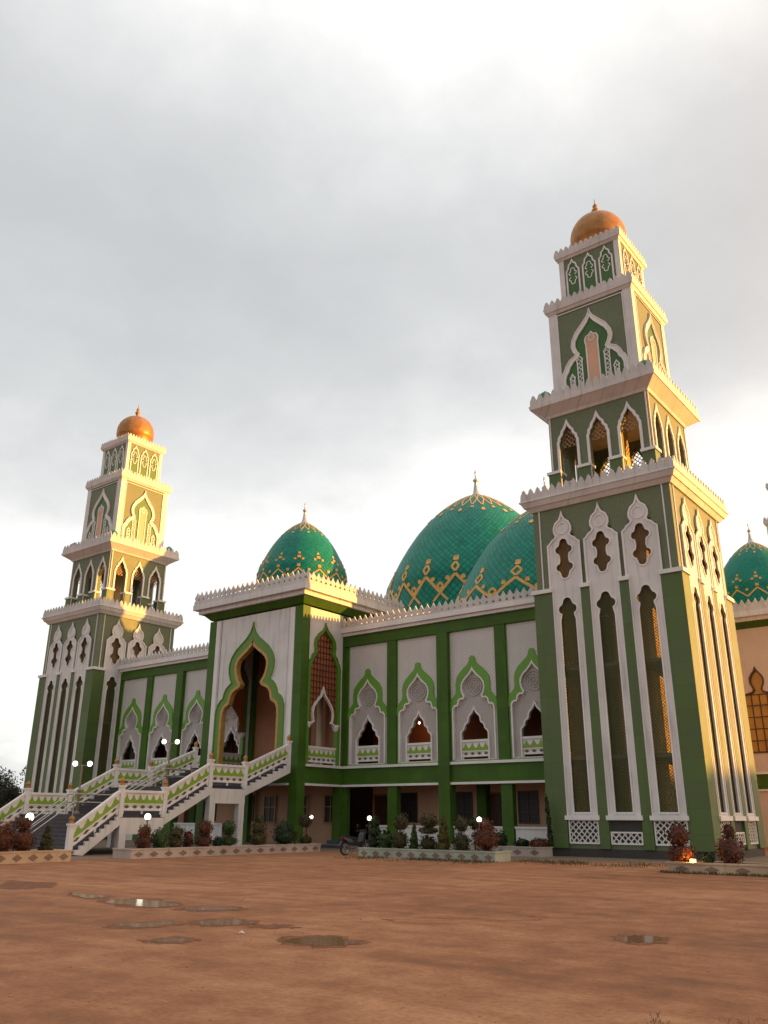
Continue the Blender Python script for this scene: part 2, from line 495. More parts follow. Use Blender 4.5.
def blob(pts, it=3, jit=.05, rag=0.0):
    P = [Vector((x, y)) for x, y in pts]
    for _ in range(it):
        q = []
        for i in range(len(P)):
            a, b = P[i], P[(i+1) % len(P)]
            q += [a*.75+b*.25, a*.25+b*.75]
        P = [p + Vector((rnd.uniform(-jit, jit), rnd.uniform(-jit, jit)))*(.6 if _ else 1) for p in q]
        jit *= .5
    n = len(P); ph = [rnd.uniform(0, 6.28) for _ in range(5)]; out = []
    for i, p in enumerate(P):
        t = (P[(i+1) % n] - P[i-1]); nn = Vector((t.y, -t.x)).normalized() if t.length > 1e-6 else Vector((0, 0)); a = 6.283*i/n
        k = sum(math.sin(a*f + q)*w for f, q, w in zip((5, 9, 14, 23, 37), ph, (.5, .4, .35, .25, .2)))
        out.append((p.x + nn.x*k*rag, p.y + nn.y*k*rag))
    return out

def puddle_mats():
    m, nt, b, out = nodes('muddy_water')
    b.inputs['Base Color'].default_value = (.20, .10, .055, 1); b.inputs['Roughness'].default_value = .09; b.inputs['IOR'].default_value = 1.2
    tc = nt.nodes.new('ShaderNodeTexCoord')
    bump(nt, b, noise(nt, tc.outputs['Object'], 6, 2), .02, .01)
    m2, nt, b, out = nodes('wet_mud')
    tc = nt.nodes.new('ShaderNodeTexCoord')
    c = ramp(nt, noise(nt, tc.outputs['Object'], 5, 5), [(.3, (.14, .060, .030)), (.7, (.24, .108, .055))]).outputs[0]
    nt.links.new(c, b.inputs['Base Color']); b.inputs['Roughness'].default_value = .85; b.inputs['Specular IOR Level'].default_value = .15
    bump(nt, b, noise(nt, tc.outputs['Object'], 18, 4), .5, .03)
    return m, m2
WATER, MUD = puddle_mats()
PUD = [
 [(20.3,-25.62),(21.2,-25.80),(21.75,-25.60),(22.1,-26.0),(21.6,-26.30),(20.9,-25.98)],
 [(22.45,-25.72),(23.3,-25.60),(23.9,-25.80),(24.5,-26.0),(24.45,-26.5),(23.9,-26.68),(23.2,-26.60),(22.55,-26.45)],
 [(24.9,-25.95),(25.3,-25.60),(25.75,-25.62),(25.75,-26.1),(25.45,-26.45),(25.0,-26.5)],
 [(25.98,-28.55),(26.25,-28.15),(26.40,-27.75),(26.75,-27.85),(26.85,-28.40),(26.45,-28.80)],
 [(26.65,-27.20),(27.2,-26.82),(27.7,-27.15),(27.45,-27.70),(26.95,-27.75)],
 [(27.94,-29.33),(28.05,-29.04),(28.41,-28.94),(28.5,-29.31),(28.2,-29.5)],
 [(29.28,-28.08),(29.35,-27.67),(29.79,-27.51),(30.23,-27.67),(30.29,-28.0),(30.11,-28.39),(29.68,-28.38)],
 [(32.82,-24.9),(32.95,-24.43),(33.42,-24.6),(33.44,-25.11),(33.15,-25.35)]]
MUDS = [
 [(28.73,-25.3),(29.19,-24.71),(29.84,-24.16),(30.38,-23.39),(30.9,-23.05),(30.77,-23.75),(30.28,-24.55),(30.01,-25.32),(29.28,-25.4)],
 [(15.77,-24.82),(16.34,-24.31),(17.88,-24.35),(18.79,-25.25),(18.54,-25.87),(18.2,-26.17)],
 [(27.57,-27.03),(28.4,-26.85),(28.48,-27.28),(28.08,-27.46)]]
def grow(pts, k, e=.12):
    cx = sum(p[0] for p in pts)/len(pts); cy = sum(p[1] for p in pts)/len(pts)
    out = []
    for x, y in pts:
        d = math.hypot(x-cx, y-cy) + 1e-6
        out.append((x + (x-cx)/d*e*k, y + (y-cy)/d*e*k))
    return out
for p in PUD:
    tag(MB().plate(blob(grow(p, 1.0, .17), 4, .10, .07), [], .0005, .004).build('wet_mud', MUD), kind='structure')
    tag(MB().plate(blob(p, 4, .08, .06), [], .001, .008).build('puddle', WATER), kind='structure')
for p in MUDS:
    tag(MB().plate(blob(p, 4, .16, .10), [], .001, .004).build('wet_mud', MUD), kind='structure')

# ------------------------------------------------------------------ shared architectural pieces
FACES4 = [((math.cos(R(90*k)), math.sin(R(90*k)), 0), (math.sin(R(90*k)), -math.cos(R(90*k)), 0)) for k in range(4)]
def fm(k, h, cx=0, cy=0):
    u, n = FACES4[k]
    return face_m((cx + n[0]*h, cy + n[1]*h, 0), u, n)

SPADE = [(-.5, 0), (.5, 0), (.5, .12), (.30, .17), (.27, .24), (.46, .34), (.50, .46), (.42, .58), (.27, .66), (.17, .76), (.07, .90), (0, 1), (-.07, .90), (-.17, .76), (-.27, .66), (-.42, .58), (-.50, .46), (-.46, .34), (-.27, .24), (-.30, .17), (-.5, .12)]
CUSP = [(-.5, 0), (.5, 0), (.5, .28), (.40, .55), (.28, .62), (.24, .80), (.10, .88), (0, 1), (-.10, .88), (-.24, .80), (-.28, .62), (-.40, .55), (-.5, .28)]
def merlons(mb, M, a0, a1, z, w, h, shape, n0, n1, gap=0.0):
    n = max(1, round((a1-a0)/(w+gap))); st = (a1-a0)/n
    for i in range(n):
        c = a0 + st*(i+.5); ww = st - gap
        mb.plate([(c + p[0]*ww, z + p[1]*h) for p in shape], [], n0, n1, M)

def parapet_square(half, z, w, h, shape, t=.10, base=.12):
    mb = MB()
    for k in range(4):
        M = fm(k, half)
        e = 0 if k % 2 == 0 else t
        if base: mb.box(-half+e, half-e, z, z+base, -t, 0, M)
        merlons(mb, M, -half+e, half-e, z+base, w, h, shape, -t+.01, -.01, .01)
    return mb

def finial_prof(s=1.0):
    return [(.0, -.1*s), (.66*s, -.1*s), (.44*s, .06*s), (.28*s, .24*s), (.18*s, .55*s), (.13*s, .95*s), (.09*s, 1.25*s), (.17*s, 1.30*s), (.20*s, 1.38*s), (.12*s, 1.46*s), (.05*s, 1.54*s), (.045*s, 1.85*s), (.08*s, 1.92*s), (.02*s, 2.1*s), (0, 2.2*s)]

DOMETAB = [(0, 1.0), (.08, .975), (.16, .93), (.30, .85), (.43, .765), (.56, .665), (.69, .54), (.78, .43), (.86, .315), (.92, .215), (.965, .125), (1.0, .03)]
def dome_r(t):
    if t < 0: return 1.0 - .3*t*t*0
    for (a, ra), (b, rb) in zip(DOMETAB, DOMETAB[1:]):
        if t <= b: return ra + (rb-ra)*(t-a)/(b-a)
    return .03

def dome_parts(parent, Rd, z0, H, drum, nrep, tile, seg=72, loc=(0, 0), band=True, dt=0.0):
    """tiled dome with raised lattice bands; the crown carries a silver finial"""
    prof = [(Rd*.985, z0-drum), (Rd, z0)]
    K = 40
    for i in range(1, K+1):
        t = i/K
        # smooth interpolation of the table
        prof.append((Rd*dome_r(t), z0+H*t))
    # light smoothing of radii
    for _ in range(2):
        prof = [prof[0]] + [((prof[i-1][0]+2*prof[i][0]+prof[i+1][0])/4, prof[i][1]) for i in range(1, len(prof)-1)] + [prof[-1]]
    L = [0]
    for a, b in zip(prof, prof[1:]): L.append(L[-1] + math.hypot(a[0]-b[0], a[1]-b[1]))
    me = bpy.data.meshes.new('dome'); vs = []; fs = []; uvs = []
    n = len(prof); cols = round(2*math.pi*Rd/tile)
    for i in range(seg):
        a = 2*math.pi*i/seg
        for r, z in prof: vs.append((r*math.cos(a), r*math.sin(a), z))
    for i in range(seg):
        j = (i+1) % seg
        for k in range(n-1):
            fs.append((i*n+k, j*n+k, j*n+k+1, i*n+k+1))
            u0, u1 = i/seg*cols, (i+1)/seg*cols
            uvs += [(u0, L[k]/tile), (u1, L[k]/tile), (u1, L[k+1]/tile), (u0, L[k+1]/tile)]
    me.from_pydata(vs, [], fs)
    ul = me.uv_layers.new(name='UVMap')
    for i, q in enumerate(uvs): ul.data[i].uv = q
    me.shade_smooth(); me.materials.append(TEAL)
    d = link(bpy.data.objects.new('dome', me)); d.parent = parent; d.location = (loc[0], loc[1], 0)
    # raised ornament: position on the surface from (angle, height fraction)
    def rad(t):
        t = max(t, -drum/H + .002)
        zz = z0 + H*t
        for (ra, za), (rb, zb) in zip(prof, prof[1:]):
            if za <= zz <= zb: return ra + (rb-ra)*(zz-za)/(zb-za+1e-9)
        return prof[-1][0]
    mb = MB(); off = .02 + Rd*.004
    def strip(p, q, w):
        pts = []
        m = 5
        for i in range(m+1):
            a = p[0] + (q[0]-p[0])*i/m; t = p[1] + (q[1]-p[1])*i/m
            r = rad(t) + off
            pts.append(Vector((r*math.cos(a), r*math.sin(a), z0+H*t)))
        vs = []
        for i, c in enumerate(pts):
            dd = (pts[min(i+1, m)] - pts[max(i-1, 0)]).normalized()
            nn = Vector((c.x, c.y, (c.z-z0)*.6)).normalized()
            sd = dd.cross(nn).normalized()*w/2
            vs += [c - sd, c + sd, c - sd - nn*off, c + sd - nn*off]
        fs = []
        for i in range(m):
            a = 4*i
            fs += [(a, a+1, a+5, a+4), (a+2, a, a+4, a+6), (a+1, a+3, a+7, a+5)]
        mb.add(vs, fs)
    def diamond(a, t, da, dt, w, fill=False):
        P = [(a-da, t), (a, t+dt), (a+da, t), (a, t-dt)]
        if fill:
            strip((a, t-dt), (a, t+dt), w*1.9)
            strip((a-da*.8, t), (a+da*.8, t), w*1.9)
        else:
            for i in range(4): strip(P[i], P[(i+1) % 4], w)
    st = 2*math.pi/nrep
    w = Rd*(.028 if band == 'big' else .030)
    T_ = lambda t: t + dt
    if band == 'big':
        for i in range(nrep):
            a = i*st
            strip((a-st/2, T_(.03)), (a, T_(.18)), w); strip((a, T_(.18)), (a+st/2, T_(.03)), w)
            diamond(a, T_(.245), st*.12, .045, w*.8); diamond(a, T_(.325), st*.07, .022, w, True)
            diamond(a+st/2, T_(.085), st*.10, .032, w*.8)
            diamond(a+st/4, T_(.15), st*.045, .014, w*.8, True); diamond(a-st/4, T_(.15), st*.045, .014, w*.8, True)
            if T_(-.04) > -drum/H: strip((a-st/2, T_(.03)), (a-st/4, T_(-.04)), w*.8); strip((a+st/2, T_(.03)), (a+st/4, T_(-.04)), w*.8)
    else:
        for i in range(nrep):
            a = i*st
            strip((a-st/2, T_(-.02)), (a, T_(.12)), w); strip((a, T_(.12)), (a+st/2, T_(-.02)), w)
            diamond(a, T_(.17), st*.10, .02, w, True)
            diamond(a+st/2, T_(.10), st*.08, .02, w*.9, True)
            diamond(a, T_(.33), st*.12, .022, w, True); diamond(a, T_(.40), st*.07, .018, w*.9, True); diamond(a-st*.2, T_(.285), st*.07, .014, w*.9, True); diamond(a+st*.2, T_(.285), st*.07, .014, w*.9, True)
    mb.build('ornament_band', DOME_ORANGE, d)
    mb.v = []; mb.f = []
    n2 = nrep - nrep//3; st = 2*math.pi/n2
    for i in range(n2):
        a = i*st
        strip((a-st/2, .965), (a, .75), w*.5); strip((a, .75), (a+st/2, .965), w*.5)
        strip((a-st/2, .76), (a, .955), w*.45); strip((a, .955), (a+st/2, .76), w*.45)
        diamond(a, .69, st*.10, .020, w*.6, True); diamond(a+st/2, .725, st*.06, .014, w*.6, True)
    mb.build('crown_lattice', DOME_ORANGE, d)
    fi = MB().lathe([(r, z) for r, z in finial_prof(Rd*.115 + .42)], 20, Matrix.Translation((0, 0, z0+H*.955)))
    fi.build('finial', SILVER, d, smooth=True)
    return d

# ------------------------------------------------------------------ minaret
def quatrefoil(cx, z0, z1, w):
    """upright cusped slot: lobes at both ends and pairs of side lobes"""
    r = w*.25
    h = []
    h += arc(0, z1-r, r, 90, 0, 4)
    h += arc(w*.27, z1-r*2.0-.12, r*.92, 80, -80, 6)
    h += [(w*.27, z1-r*3.0-.25), (w*.27, z0+r*3.0+.25)]
    h += arc(w*.27, z0+r*2.0+.12, r*.92, 80, -80, 6)
    h += arc(0, z0+r, r, 0, -90, 4)
    right = [(x, z) for x, z in h]
    left = [(-x, z) for x, z in h[::-1] if x > 1e-4]
    return [(cx+x, z) for x, z in right + left]

def slot(cx, z0, z1, w):
    r = w*.26
    h = arc(0, z1-r, r, 90, 5, 5) + arc(w*.26, z1-r*2.3, r*.95, 75, -70, 6) + [(w*.36, z1-r*3.6), (w*.42, z1-r*4.4), (w*.42, z0)]
    left = [(-x, z) for x, z in h[::-1] if x > 1e-4]
    return [(cx+x, z) for x, z in h + left]

def frame_outline(cx):
    h = [(0, 16.42), (.05, 16.2), (.14, 16.02), (.36, 15.85), (.46, 15.6), (.46, 15.38), (.36, 15.18), (.44, 15.06), (.62, 14.95), (.74, 14.80), (.86, 14.72), (.86, 12.5), (.76, 12.5), (.76, 1.75)]
    return [(cx-x, z) for x, z in h[::-1] if x > 1e-4] + [(cx+x, z) for x, z in h]

def lobed_arch(w, z0, zs, zt):
    """pointed lobed arch, half width w, springing zs, tip zt: right half from tip"""
    H = zt - zs
    return [(0, zt), (w*.10, zt-H*.16), (w*.30, zt-H*.30), (w*.50, zt-H*.40), (w*.56, zt-H*.52), (w*.66, zt-H*.60), (w*.84, zt-H*.68), (w*.88, zt-H*.82), (w*1.0, zt-H*.92), (w, zs), (w, z0)]

OGEE_OUT = [(0, 28.56), (.06, 28.30), (.20, 28.04), (.52, 27.68), (.92, 27.26), (1.16, 26.80), (1.22, 26.42), (1.14, 26.08), (1.02, 25.90), (1.14, 25.78), (1.38, 25.66), (1.60, 25.38), (1.72, 25.10), (1.84, 24.96), (1.92, 24.70), (1.92, 23.3)]
OGEE_IN = [(0, 28.02), (.06, 27.86), (.20, 27.64), (.46, 27.34), (.76, 27.02), (.94, 26.70), (.98, 26.42), (.90, 26.14), (.74, 25.86), (.84, 25.66), (1.14, 25.46), (1.36, 25.20), (1.46, 24.94), (1.60, 24.76), (1.68, 24.52), (1.68, 23.3)]

def minaret(loc, label):
    t = thing('minaret', label, 'minaret', loc, 0, 'square minarets at the corners of the mosque')
    h = 3.64
    CS = (-2.0, 0.0, 2.0)
    shaft = MB()
    for k in range(4):
        M = fm(k, h); e = 0 if k % 2 == 0 else .3
        holes = []
        for c in CS:
            holes += [rect(c-.52, c+.52, 1.85, 12.1), rect(c-.56, c+.56, 12.7, 15.2)]
        shaft.plate(rect(-h+e, h-e, .35, 16.8), holes, -.3, 0, M)
    sh = shaft.build('shaft', OLIVE, t)
    sl = MB()
    for z in (.2, 4.2, 8.4, 12.35): sl.box(-h+.31, h-.31, -h+.31, h-.31, z, z+.16)
    sl.build('floor_slab', CONCRETE, sh)
    MB().box(-.9, .9, -.9, .9, .36, 4.19).box(-.9, .9, -.9, .9, 4.37, 8.39).box(-.9, .9, -.9, .9, 8.57, 12.34).box(-.9, .9, -.9, .9, 12.52, 16.7).build('added_core', OCHRE, sh)  # core added to block sky showing through the slots and catch the sun
    li = MB()
    for k in (2, 3):
        li.box(-3.3, 3.3, .4, 16.7, -.42, -.31, fm(k, h))
    li.build('slot_blocker', OCHRE, sh)  # panels added behind the left and rear slots to block the sky
    ln = MB()
    for k in range(4):
        M = fm(k, h)
        for x in (-3.27, 3.27): MB().box(x-.03, x+.03, 12.52, 16.74, .0, .05, M).build('corner_line', WHITE_TRIM, sh)
        for c in CS:
            q = quatrefoil(c, 12.88, 15.02, .98); s = slot(c, 1.86, 11.95, 1.02); ol = frame_outline(c)
            fr = MB().plate(ol, [s, q], .002, .07, M).build('window_surround', WHITE, t)
            tr = MB().trim(ol, .09, .072, .125, M).trim(s, .07, .072, .115, M, closed=True).trim(q, .07, .072, .115, M, closed=True)
            tr.trim(arc(c, 15.55, .30, 90, -270, 16), .05, .072, .105, M).box(c-.84, c+.84, 1.56, 1.75, .0, .22, M)
            tr.build('moulding', WHITE_TRIM, fr)
            MB().plate(rect(c-.52, c+.52, 1.85, 12.1), [], -.05, -.04, M).build('lattice_screen', SCREEN_DARK, fr)
            MB().plate(rect(c-.56, c+.56, 12.7, 15.2), [], -.10, -.09, M).build('upper_screen', SCREEN_FINE, fr)
            lz = 1.05 if c == 0 else 1.55
            bp = MB().box(c-.72, c+.72, .56, 1.55, .004, .02, M).build('base_panel', PLINTH, t)
            MB().plate(rect(c-.70, c+.70, .58, lz), [], .05, .06, M).build('lattice', SCREEN_WHITE, bp)
            MB().trim(rect(c-.70, c+.70, .58, lz), .06, .03, .09, M, closed=True).build('frame', WHITE_TRIM, bp)
        for c in (-1.0, 1.0):
            pl = MB().box(c-.235, c+.235, .36, 12.28, .0, .14, M).build('pilaster', GREEN, t)
            MB().box(c-.27, c+.27, 12.28, 12.48, .0, .24, M).build('cap', WHITE_TRIM, pl)
    for sx in (-1, 1):
        for sy in (-1, 1):
            a = MB().box(min(sx*2.77, sx*3.78), max(sx*2.77, sx*3.78), min(sy*2.77, sy*3.78), max(sy*2.77, sy*3.78), .36, 12.28).build('corner_pilaster', GREEN, t)
            MB().box(min(sx*2.74, sx*3.88), max(sx*2.74, sx*3.88), min(sy*2.74, sy*3.88), max(sy*2.74, sy*3.88), 12.28, 12.48).build('cap', WHITE_TRIM, a)
    MB().box(-3.7, 3.7, -3.7, 3.7, 0, .355).build('plinth', PLINTH, t)
    def cornice(parts, pz, half, w, hh, th=.10, base=.10):
        c = MB()
        for a in parts: c.frustum(*a)
        o = c.build('cornice', WHITE, t)
        parapet_square(half, pz, w, hh, CUSP, th, base).build('parapet', PARA, o)
    cornice([(3.74, 3.92, 16.72, 16.95), (3.98, 4.12, 16.95, 17.22), (4.16, 4.16, 17.22, 17.30)], 17.30, 4.10, .40, .58)
    # open gallery
    g = 2.78
    wl = MB(); GC = (-1.72, 0, 1.72)
    gw = None
    arches = []
    for k in range(4):
        M = fm(k, g); e = 0 if k % 2 == 0 else .34
        ar = []
        for c in GC:
            hh = lobed_arch(.52, 17.36, 20.6, 21.78)
            ar.append([(c-x, z) for x, z in hh[::-1] if x > 1e-4] + [(c+x, z) for x, z in hh])
        wl.plate(rect(-g+e, g-e, 17.31, 22.35), ar, -.34, 0, M)
        for c, p in zip(GC, ar):
            am = MB().trim(p, .14, .002, .08, M, side=0.35).build('gallery_arch', WHITE_TRIM, t)
            hh = lobed_arch(.52, 20.45, 20.6, 21.78)
            MB().plate([(c-x, z) for x, z in hh[::-1] if x > 1e-4] + [(c+x, z) for x, z in hh], [], -.2, -.19, M).build('lattice', SCREEN_BRONZE, am)
            if k in (2, 3): MB().plate(rect(c-.52, c+.52, 17.36, 18.9), [], -.2, -.19, M).build('lattice_rail', SCREEN_WHITE, am)
        for c in (-.86, .86):
            pr = MB().box(c-.33, c+.33, 17.32, 18.95, -.40, .14, M).build('gallery_pier', GREEN, t)
            MB().box(c-.38, c+.38, 18.95, 19.10, -.44, .22, M).build('cap', WHITE_TRIM, pr)
    gw = wl.build('gallery_wall', OLIVE, t)
    ln = MB()
    for k in range(4):
        for x in (-2.70, 2.70): MB().box(x-.03, x+.03, 19.1, 22.3, .0, .05, fm(k, g)).build('corner_line', WHITE_TRIM, gw)
    for sx in (-1, 1):
        for sy in (-1, 1):
            a0, a1 = sorted((sx*2.24, sx*2.92)); b0, b1 = sorted((sy*2.24, sy*2.92))
            pr = MB().box(a0, a1, b0, b1, 17.32, 18.95).build('gallery_pier', GREEN, t)
            a0, a1 = sorted((sx*2.20, sx*3.0)); b0, b1 = sorted((sy*2.20, sy*3.0))
            MB().box(a0, a1, b0, b1, 18.95, 19.10).build('cap', WHITE_TRIM, pr)
    MB().box(-2.42, 2.42, -2.42, 2.42, 22.15, 22.33).build('gallery_ceiling', OCHRE, t)
    MB().box(-.40, .40, -.40, .40, 17.32, 22.14).build('gallery_core', OCHRE, t)
    cornice([(2.86, 2.95, 22.30, 22.42), (2.95, 3.48, 22.42, 22.80), (3.52, 3.56, 22.80, 23.0)], 23.0, 3.50, .40, .58)
    for sx in (-1, 1):
        for sy in (-1, 1):
            MB().lathe([(0, 23.0), (.30, 23.0), (.30, 23.5), (.36, 23.7), (.26, 23.9), (.10, 24.0), (0, 24.1)], 12, Matrix.Translation((sx*2.85, sy*2.85, 0))).build('corner_urn', TEALP, t, smooth=True)
    # third stage: big relief arch on every face
    b = 2.48
    MB().box(-b+.03, b-.03, -b+.03, b-.03, 23.0, 29.0).build('third_stage', OLIVE, t)
    for sx in (-1, 1):
        for sy in (-1, 1):
            a0, a1 = sorted((sx*1.98, sx*b)); b0, b1 = sorted((sy*1.98, sy*b))
            MB().box(a0, a1, b0, b1, 23.0, 29.0).build('corner_pier', WHITE, t)
    for k in range(4):
        M = fm(k, b-.03)
        out = mir(OGEE_OUT); inn = mir(OGEE_IN)
        rel = MB().plate(out + inn[::-1], [], .002, .09, M).trim(out, .05, .09, .13, M, side=-.4).trim(inn, .05, .09, .12, M, side=.4)
        rel.trim([(-1.95, 23.2), (-1.95, 28.78), (1.95, 28.78), (1.95, 23.2)], .05, .002, .06, M)
        ro = rel.build('relief_arch', WHITE_TRIM, t)
        MB().plate(inn, [], .003, .03, M).build('relief_field', OLIVE_IN, ro)
        hd = [(0, 27.0), (.12, 26.85), (.30, 26.8), (.38, 26.62), (.38, 26.42), (.34, 26.3), (.34, 23.4)]
        dp = mir(hd)
        MB().plate(dp, [], .032, .06, M).build('blind_door', SALMON, ro)
        mo = MB().trim(dp, .07, .03, .10, M).trim(arc(0, 26.62, .17, 90, -270, 14), .05, .06, .09, M)
        for c, zt, w in ((-.80, 25.75, .17), (.80, 25.75, .17), (-1.28, 24.75, .15), (1.28, 24.75, .15)):
            sp = [(c + x*w, z) for x, z in mir([(0, zt), (.5, zt-.12), (1, zt-.22), (.8, zt-.42), (.8, 23.4)])]
            MB().plate(sp, [], .05, .06, M).build('niche_lattice', SCREEN_WHITE, ro)
            mo.trim(sp, .06, .03, .085, M)
        mo.build('niche_moulding', WHITE_TRIM, ro)
    cornice([(2.50, 2.60, 28.95, 29.12), (2.64, 2.70, 29.12, 29.37)], 29.37, 2.66, .34, .44, .09, .06)
    # fourth stage
    d = 1.86
    MB().box(-d+.03, d-.03, -d+.03, d-.03, 29.37, 32.85).build('fourth_stage', OLIVE, t)
    for sx in (-1, 1):
        for sy in (-1, 1):
            a0, a1 = sorted((sx*1.55, sx*d)); b0, b1 = sorted((sy*1.55, sy*d))
            MB().box(a0, a1, b0, b1, 29.37, 32.85).build('corner_pier', WHITE, t)
    for k in range(4):
        M = fm(k, d-.03)
        for c in (-1.02, 0, 1.02):
            pt = [(c+x, z) for x, z in mir([(0, 32.62), (.08, 32.42), (.22, 32.3), (.26, 32.05), (.38, 31.9), (.38, 29.6)])]
            rel = MB().trim(pt, .085, .002, .08, M).trim(quatrefoil(c, 30.95, 32.05, .46), .05, .02, .07, M, closed=True).build('niche_arch', WHITE_TRIM, t)
            MB().plate(pt, [], .002, .03, M).build('niche_field', OLIVE_IN, rel)
    cornice([(1.88, 1.98, 32.80, 32.95), (2.02, 2.08, 32.95, 33.18)], 33.18, 2.05, .30, .38, .08, .05)
    # golden dome
    pr = [(1.50, 33.18), (1.50, 34.15), (1.60, 34.25), (1.66, 34.5), (1.66, 34.8)]
    pr += [(1.66*math.cos(R(a)), 34.8 + 1.66*math.sin(R(a))) for a in range(6, 85, 6)] + [(.12, 36.5), (0, 36.52)]
    dm = MB().lathe(pr, 40).build('golden_dome', GOLD, t, smooth=True)
    MB().lathe([(0, 36.4), (.22, 36.4), (.16, 36.62), (.12, 36.7), (.20, 36.8), (.24, 36.92), (.16, 37.05), (.10, 37.12), (.16, 37.22), (.10, 37.36), (.03, 37.45), (.02, 37.75), (0, 37.8)], 16).build('finial', GOLD, dm, smooth=True)
    return t

m1 = minaret((22.762, 3.64, 0), 'tall square minaret with gold dome at the right end of the facade, the nearest')
dup(m1, (-22.762, 3.64, 0), label='square minaret with gold dome behind the staircase at the left end of the facade')
dup(m1, (22.762, 50.0, 0), label='rear minaret barely showing at the right picture edge above a teal dome')

# ------------------------------------------------------------------ balustrades
def railing(parent, P0, P1, n=None, th=.12, rows=True, name='railing', lift=0.0):
    P0, P1 = Vector(P0), Vector(P1)
    d = P1 - P0; Lh = math.hypot(d.x, d.y)
    u = d / Lh; hor = Vector((d.x, d.y, 0)).normalized(); nn = Vector((hor.y, -hor.x, 0))
    M = face_m(P0 + Vector((0, 0, lift)), u, nn)
    w = MB(); g = MB(); z = MB()
    w.box(0, Lh, .90, 1.02, -th*.75, th*.75, M)
    w.box(0, Lh, .385, .44, -th*.55, th*.55, M)
    w.box(0, Lh, .12, .19, -th*.55, th*.55, M)
    w.box(0, Lh, .44, .90, -.025, .025, M)
    w.box(0, Lh, .19, .385, -.02, .02, M)
    k = max(1, round(Lh/1.2))
    for i in range(k+1):
        x = min(max(i*Lh/k, .04), Lh-.04); w.box(x-.035, x+.035, -.02, .12, -.04, .04, M)
    cnt = max(2, round(Lh/.40)); p = Lh/cnt
    top = []
    for i in range(cnt):
        x = i*p
        top += [(x + p*a, b) for a, b in ((0, .60), (.18, .60), (.20, .66), (.32, .68), (.34, .76), (.44, .78), (.50, .86), (.56, .78), (.66, .76), (.68, .68), (.80, .66), (.82, .60))]
    top.append((Lh, .60))
    out = [(0, .445)] + [(Lh, .445)] + top[::-1]
    g.plate(out, [], -.045, .045, M)
    lz = max(2, round(Lh/.42)); q = Lh/lz
    for i in range(lz):
        c = (i+.5)*q
        z.plate([(c-q*.34, .29), (c, .215), (c+q*.34, .29), (c, .365)], [], -.04, .04, M)
    o = w.build(name, WHITE_TRIM, parent)
    g.build('frieze', FRIEZE, o)
    z.build('lozenge_row', PLINTH if not rows else LOZ, o)
    return o
LOZ = paint('olive_lozenge', (.10, .095, .05), .6, .2, .1)

# ------------------------------------------------------------------ prayer hall
YW = 2.6
BAYS = [6.0, 9.75, 13.49, 17.23]
def bay_shapes():
    op = [(0, 7.32), (.05, 7.18), (.14, 7.04), (.30, 6.90), (.36, 6.78), (.38, 6.62), (.44, 6.52), (.56, 6.46), (.62, 6.36), (.64, 6.22), (.72, 6.14), (.82, 6.06), (.85, 5.95), (.85, 4.62)]
    inn = [(0, 9.56), (.10, 9.38), (.30, 9.16), (.58, 8.92), (.74, 8.68), (.78, 8.42), (.72, 8.16), (.62, 7.98), (.66, 7.90), (.84, 7.90), (.98, 7.80), (1.02, 7.62), (1.06, 7.54), (1.20, 7.54), (1.32, 7.44), (1.37, 7.28), (1.37, 4.62)]
    out = [(0, 10.22), (.12, 10.18), (.19, 10.06), (.20, 9.92), (.30, 9.76), (.56, 9.56), (.88, 9.28), (1.06, 9.0), (1.12, 8.66), (1.10, 8.36), (1.14, 8.16), (1.30, 7.98), (1.46, 7.80), (1.53, 7.56), (1.53, 7.2)]
    return op, inn, out

